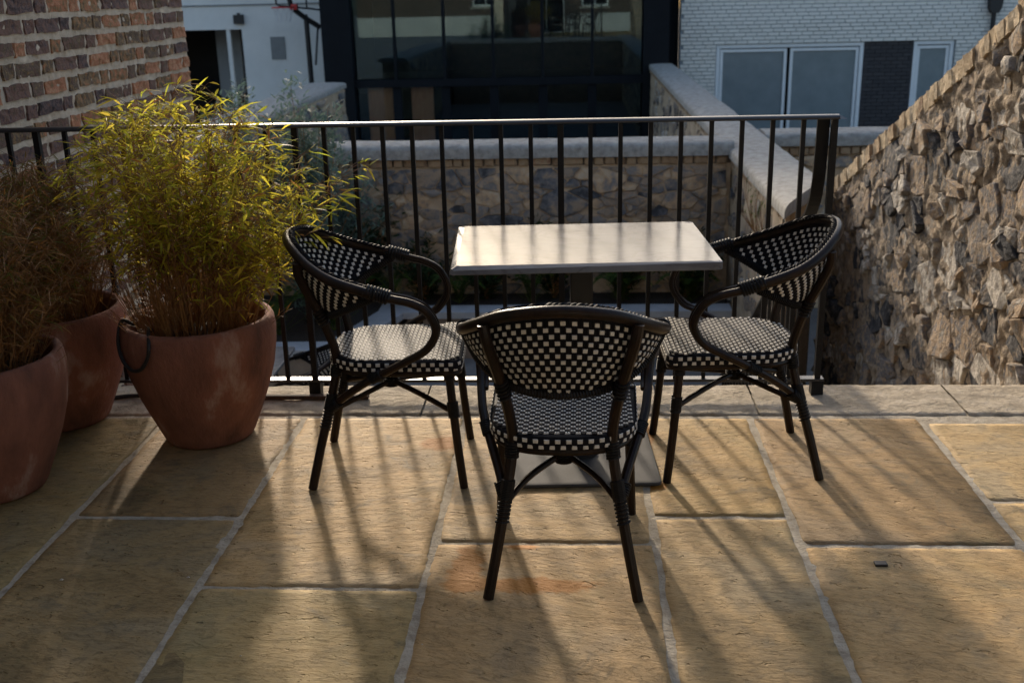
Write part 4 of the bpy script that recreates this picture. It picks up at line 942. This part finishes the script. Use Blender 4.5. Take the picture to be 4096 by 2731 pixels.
def leaf(V, F, base, d, L_, W_, up, droop=.25):
    d = d.normalized(); s_ = d.cross(up); s_ = s_.normalized() if s_.length > 1e-4 else perp(d); nrm = s_.cross(d)
    n = len(V); m1 = base + d * L_ * .35 - nrm * L_ * .02; tip = base + d * L_ - Vector((0, 0, 1)) * L_ * droop
    m2 = base + d * L_ * .72 - Vector((0, 0, 1)) * L_ * droop * .45
    V += [base, m1 + s_ * W_ * .5, m1 - s_ * W_ * .5, m2 + s_ * W_ * .36, m2 - s_ * W_ * .36, tip]
    F += [(n, n+2, n+1), (n+1, n+2, n+4, n+3), (n+3, n+4, n+5)]
def bamboo(label, c, z0, culms, tipf, leaf_len, leaf_w, nleaf, lm, seed, low=.35, dry=.2):
    rg = random.Random(seed); root = empty('bamboo_plant', (c[0], c[1], z0)); tag(root, label, 'bamboo', 'bamboo plants in pots')
    st = MB(); V = []; F = []; V2 = []; F2 = []; ro = origin(root)
    for k in range(culms):
        a = rg.uniform(0, 6.283); rr = .17 * math.sqrt(rg.random()); p0 = Vector((c[0] + rr * math.cos(a), c[1] + rr * math.sin(a), z0)); tip = Vector(tipf(rg, math.cos(a) * rr / .17, math.sin(a) * rr / .17))
        hgt = tip.z - z0; mid = p0.lerp(tip, .5); mid.z = z0 + hgt * .60; mid += Vector((rg.uniform(-.03, .03), rg.uniform(-.03, .03), 0))
        q1 = p0 + Vector(((tip.x-p0.x) * .15, (tip.y-p0.y) * .15, hgt * .3)); P = spline([p0, q1, mid, tip], 5); m = len(P)
        st.tube(P, [.0026 * (1 - .75 * i / m) for i in range(m)], 4, cap=False)
        for i in range(int(m * low), m):
            for b in range(2 if i < m - 2 else 3):
                p = P[i]; az = rg.uniform(0, 6.283); bd = Vector((math.cos(az), math.sin(az), rg.uniform(.1, 1.1))).normalized(); outw = Vector((p.x - c[0], p.y - c[1], 0)); bd = (bd + outw * .9).normalized()
                bl = rg.uniform(.03, .11); e = p + bd * bl; st.tube([p, p.lerp(e, .5) + Vector((0, 0, .005)), e], [.0013, .001, .0006], 3, cap=False)
                for q in range(rg.randint(1, nleaf)):
                    bp = p.lerp(e, rg.uniform(.4, 1)); az2 = rg.gauss(math.atan2(bd.y, bd.x), .9); el = rg.uniform(-.6, .75); ld = Vector((math.cos(az2) * math.cos(el), math.sin(az2) * math.cos(el), math.sin(el)))
                    ld = (ld + outw * .5).normalized()
                    hrel = (bp.z - z0) / max(.1, hgt); t_dry = rg.random() < (dry + 1.5 * max(0, .62 - hrel))
                    upv = Vector((rg.gauss(0, .5), rg.gauss(0, .5), 1)).normalized(); LL = leaf_len * rg.uniform(.55, 1.25)
                    leaf(V2 if t_dry else V, F2 if t_dry else F, bp, ld, LL, leaf_w * rg.uniform(.7, 1.25), upv, rg.uniform(.05, .35))
    for k in range(culms * 2):          # short dead shoots crowding the foot of the clump
        a = rg.uniform(0, 6.283); rr = .20 * math.sqrt(rg.random()); p0 = Vector((c[0] + rr * math.cos(a), c[1] + rr * math.sin(a), z0 - .02)); h_ = rg.uniform(.12, .42); t_ = p0 + Vector((math.cos(a) * rr * rg.uniform(.2, .9) + rg.gauss(0, .02), math.sin(a) * rr * rg.uniform(.2, .9) + rg.gauss(0, .02), h_))
        st.tube([p0, p0.lerp(t_, .5) + Vector((rg.gauss(0, .006), rg.gauss(0, .006), 0)), t_], [.0018, .0015, .0006], 3, cap=False)
        for q in range(3): leaf(V2, F2, p0.lerp(t_, rg.uniform(.3, 1)), Vector((math.cos(a) + rg.gauss(0, .6), math.sin(a) + rg.gauss(0, .6), rg.uniform(.3, 1.6))), rg.uniform(.03, .06), .004, Vector((0, 0, 1)), .15)
    st.build('stems', M['stem'], root)
    raw('foliage', [tuple(v - ro) for v in V], F, lm, root); raw('dry_foliage', [tuple(v - ro) for v in V2], F2, M['leafdry'], root)
def tip1(rg, ax, ay):
    while True:
        u, v = rg.uniform(-1, 1), rg.uniform(-1, 1)
        if u*u + v*v < 1: break
    u = u * .75 + ax * .35; v = v * .75 + ay * .35
    x = -1.40 + u * .47; y = 3.74 + v * .36; z = .64 + .61 * math.sqrt(max(0, 1 - min(1, (u*u + v*v) * .80))) * rg.choice([.62, .75, .88, .96, 1.0, 1.06])
    if rg.random() < .14: x = -1.02 + rg.uniform(-.12, .22); y = 3.66 + rg.uniform(-.15, .15); z = .74 + (x + 1.1) * .95 + rg.uniform(-.14, .16)
    return x, y, z
bamboo('leafy yellow green bamboo glowing in the sun, in the pot by the left chair', (-1.412, 3.745), .40, 170, tip1, .070, .0082, 3, M['leaf'], 2, low=.45, dry=.06)
def tip2(rg, ax, ay):
    u, v = rg.uniform(-1, 1) * .7 + ax * .4, rg.uniform(-1, 1) * .7 + ay * .4
    return -2.03 + u * .32, 3.86 + v * .32, .58 + .46 * math.sqrt(max(0, 1 - min(1, (u*u+v*v) * .7))) * rg.uniform(.7, 1.0)
bamboo('browner bamboo in the pot against the railing', (-2.055, 3.90), .40, 130, tip2, .062, .0055, 3, M['leafolive'], 5, low=.35, dry=.55)
def tip3(rg, ax, ay):
    u, v = rg.uniform(-1, 1) * .7 + ax * .4, rg.uniform(-1, 1) * .7 + ay * .4
    return -1.99 + u * .36, 3.28 + v * .34, .56 + .50 * math.sqrt(max(0, 1 - min(1, (u*u+v*v) * .7))) * rg.uniform(.7, 1.0)
bamboo('brownish bamboo at the left edge of the photo in the frontmost pot', (-2.02, 3.27), .41, 130, tip3, .062, .005, 3, M['leafolive'], 9, low=.3, dry=.6)
# a lone sprig rising from the pot by the chair
rg = random.Random(6); sp = MB(); V = []; F = []; P = spline([(-1.20, 3.66, .40), (-1.155, 3.63, .50), (-1.12, 3.61, .60), (-1.09, 3.60, .665)], 6); sp.tube(P, [.002] * len(P), 5)
sp.tube([P[14], P[14] + Vector((.03, 0, .02)), P[14] + Vector((.06, 0, .02))], .001, 4); sp.tube([P[16], P[16] + Vector((-.02, 0, .03))], .001, 4)
r_ = empty('weed_sprig', (-1.20, 3.66, .40)); tag(r_, 'thin green weed sprig at the right rim of the bamboo pot', 'weed'); sp.build('stem', M['stem'], r_)
for i in (7, 9, 11, 12, 14): leaf(V, F, P[i], Vector((rg.choice([-1, 1]), rg.uniform(-.6, .2), .35)), .04, .008, Vector((0, 0, 1)), .1)
raw('leaves', [tuple(v - Vector((-1.20, 3.66, .40))) for v in V], F, M['leaf'], r_)

# ================================================================== GARDEN PLANTS
def shrub(name, label, cat, c, z0, rad, hgt, n, L_, W_, lm, seed, group=None, upright=.6, stems=16):
    rg = random.Random(seed); r = empty(name, (c[0], c[1], z0)); tag(r, label, cat, group); V = []; F = []; st = MB(); ro = origin(r)
    for k in range(stems):
        a = rg.uniform(0, 6.283); q = math.sqrt(rg.random()); tip = Vector((c[0] + rad * q * math.cos(a), c[1] + rad * q * math.sin(a), z0 + hgt * (1 - .45 * q * q) * rg.uniform(.7, 1.05)))
        P = spline([(c[0], c[1], z0), (c[0] + (tip.x-c[0]) * .35, c[1] + (tip.y-c[1]) * .35, z0 + (tip.z - z0) * .5), tip], 8); st.tube(P, [.009 * (1 - .8 * i / len(P)) for i in range(len(P))], 4, cap=False)
        for j in range(n // stems):
            t = rg.random() ** .6; p = P[min(len(P)-1, int(t * len(P)))] + Vector((rg.gauss(0, .05), rg.gauss(0, .05), rg.gauss(0, .04))) * (rad / .5)
            az = rg.uniform(0, 6.283); d = Vector((math.cos(az), math.sin(az), upright + rg.uniform(-.3, .5))); leaf(V, F, p, d, L_ * rg.uniform(.6, 1.2), W_ * rg.uniform(.7, 1.2), Vector((rg.gauss(0, .4), rg.gauss(0, .4), 1)), .1)
    st.build('branches', M['stem'], r); raw('foliage', [tuple(v - ro) for v in V], F, lm, r)
shrub('olive_shrub', 'tall grey green shrub behind the bamboo at the left end of the garden', 'shrub', (-2.35, 9.25), -1.2, .62, 2.05, 11000, .085, .021, M['olive'], 31, stems=46)
shrub('olive_shrub', 'smaller grey green shrub beside the brick wall corner', 'shrub', (-3.0, 9.0), -1.2, .5, 2.2, 5000, .085, .02, M['olive'], 32, stems=24)
low_l = ['dark leafy clump behind the left chair back', 'dark leafy clump left of the table below the railing', 'dark leafy clump under the left end of the marble table', 'dark leafy clump behind the table pedestal', 'dark leafy clump under the right end of the marble table', 'dark leafy clump at the corner of the boundary wall']
for i, x in enumerate((-2.05, -1.45, -.85, -.2, .45, 1.05)):
    shrub('leafy_clump', low_l[i], 'shrub', (x, 9.86), -1.2, .34, .62 + .2 * (i % 3 == 0), 900, .10, .022, M['dark_leaf'], 60 + i, 'dark clumps along the garden wall', .5, 14)
shrub('leafy_clump', 'tall dark climber on the garden wall beside the grey green shrub', 'shrub', (-2.0, 9.95), -1.2, .35, 1.15, 1300, .09, .03, M['dark_leaf'], 71, 'dark clumps along the garden wall', .4, 18)
def fern(label, c, z0, size, seed, n=11):
    rg = random.Random(seed); r = empty('fern', (c[0], c[1], z0)); tag(r, label, 'fern', 'ferns in the planters')
    for k in range(n):
        a = 6.283 * k / n + rg.uniform(-.25, .25); L_ = size * rg.uniform(.75, 1.1); V = []; F = []; lean = rg.uniform(.35, .95)
        P = spline([(0, 0, 0), (math.cos(a) * L_ * .25 * lean, math.sin(a) * L_ * .25 * lean, L_ * .55), (math.cos(a) * L_ * .75 * lean, math.sin(a) * L_ * .75 * lean, L_ * .80), (math.cos(a) * L_ * 1.1 * lean, math.sin(a) * L_ * 1.1 * lean, L_ * (.85 - .3 * lean))], 8)
        for i in range(2, len(P) - 1):
            t = (P[i+1] - P[i]).normalized(); sd2 = t.cross(Vector((0, 0, 1))); sd2 = sd2.normalized() if sd2.length > .01 else Vector((1, 0, 0)); w_ = .30 * L_ * math.sin(math.pi * (i / len(P)) ** .7) * .55 + .01
            for s in (1, -1): leaf(V, F, P[i], sd2 * s + t * .45, w_, .022 * size / .4, Vector((0, 0, 1)), .1)
        V += [P[0] + Vector((.003, 0, 0)), P[0] - Vector((.003, 0, 0)), P[-1]]; F.append((len(V)-3, len(V)-2, len(V)-1))
        raw('frond', [tuple(v) for v in V], F, M['fern'], r)
for lab, c, s, sd_ in [('upright yellow green fern in the planter left of the left chair', (-2.58, 8.72), .46, 1), ('yellow green fern seen under the left chair arm', (-2.12, 8.85), .44, 2), ('fern behind the left chair seat, by the planter corner', (-1.75, 9.7), .36, 3), ('fern under the left end of the marble table', (-1.1, 9.68), .42, 4), ('fern left of the table pedestal', (-.42, 9.70), .38, 5), ('fern right of the table pedestal', (.42, 9.70), .40, 6), ('fern under the right end of the marble table', (1.08, 9.70), .40, 7), ('fern at the far left behind the bamboo pots', (-3.15, 8.7), .42, 8)]:
    fern(lab, c, -1.19, s, sd_)
# wispy grasses seeded on the long wall
rg = random.Random(77)
V = []; F = []; r_ = empty('wild_grass', (1.42, 8.2, -.25)); tag(r_, 'wispy dry grass growing from the side of the boundary wall', 'grass')
mb = MB()
for k in range(16):
    p0 = Vector((1.42, 8.2 + rg.uniform(-.35, .35), -.25)); tip = p0 + Vector((rg.uniform(-.16, .05), rg.uniform(-.1, .1), rg.uniform(.2, .5))); P = [p0, p0.lerp(tip, .5) + Vector((-.03, 0, .03)), tip]; mb.tube(P, [.003, .002, .001], 4, cap=False)
    for j in range(6): leaf(V, F, p0.lerp(tip, rg.random()), Vector((rg.gauss(0, 1), rg.gauss(0, 1), 1)), .07, .006, Vector((0, 0, 1)), .2)
mb.build('stalks', M['stem'], r_); raw('blades', [tuple(v - Vector((1.42, 8.2, -.25))) for v in V], F, M['fern'], r_)
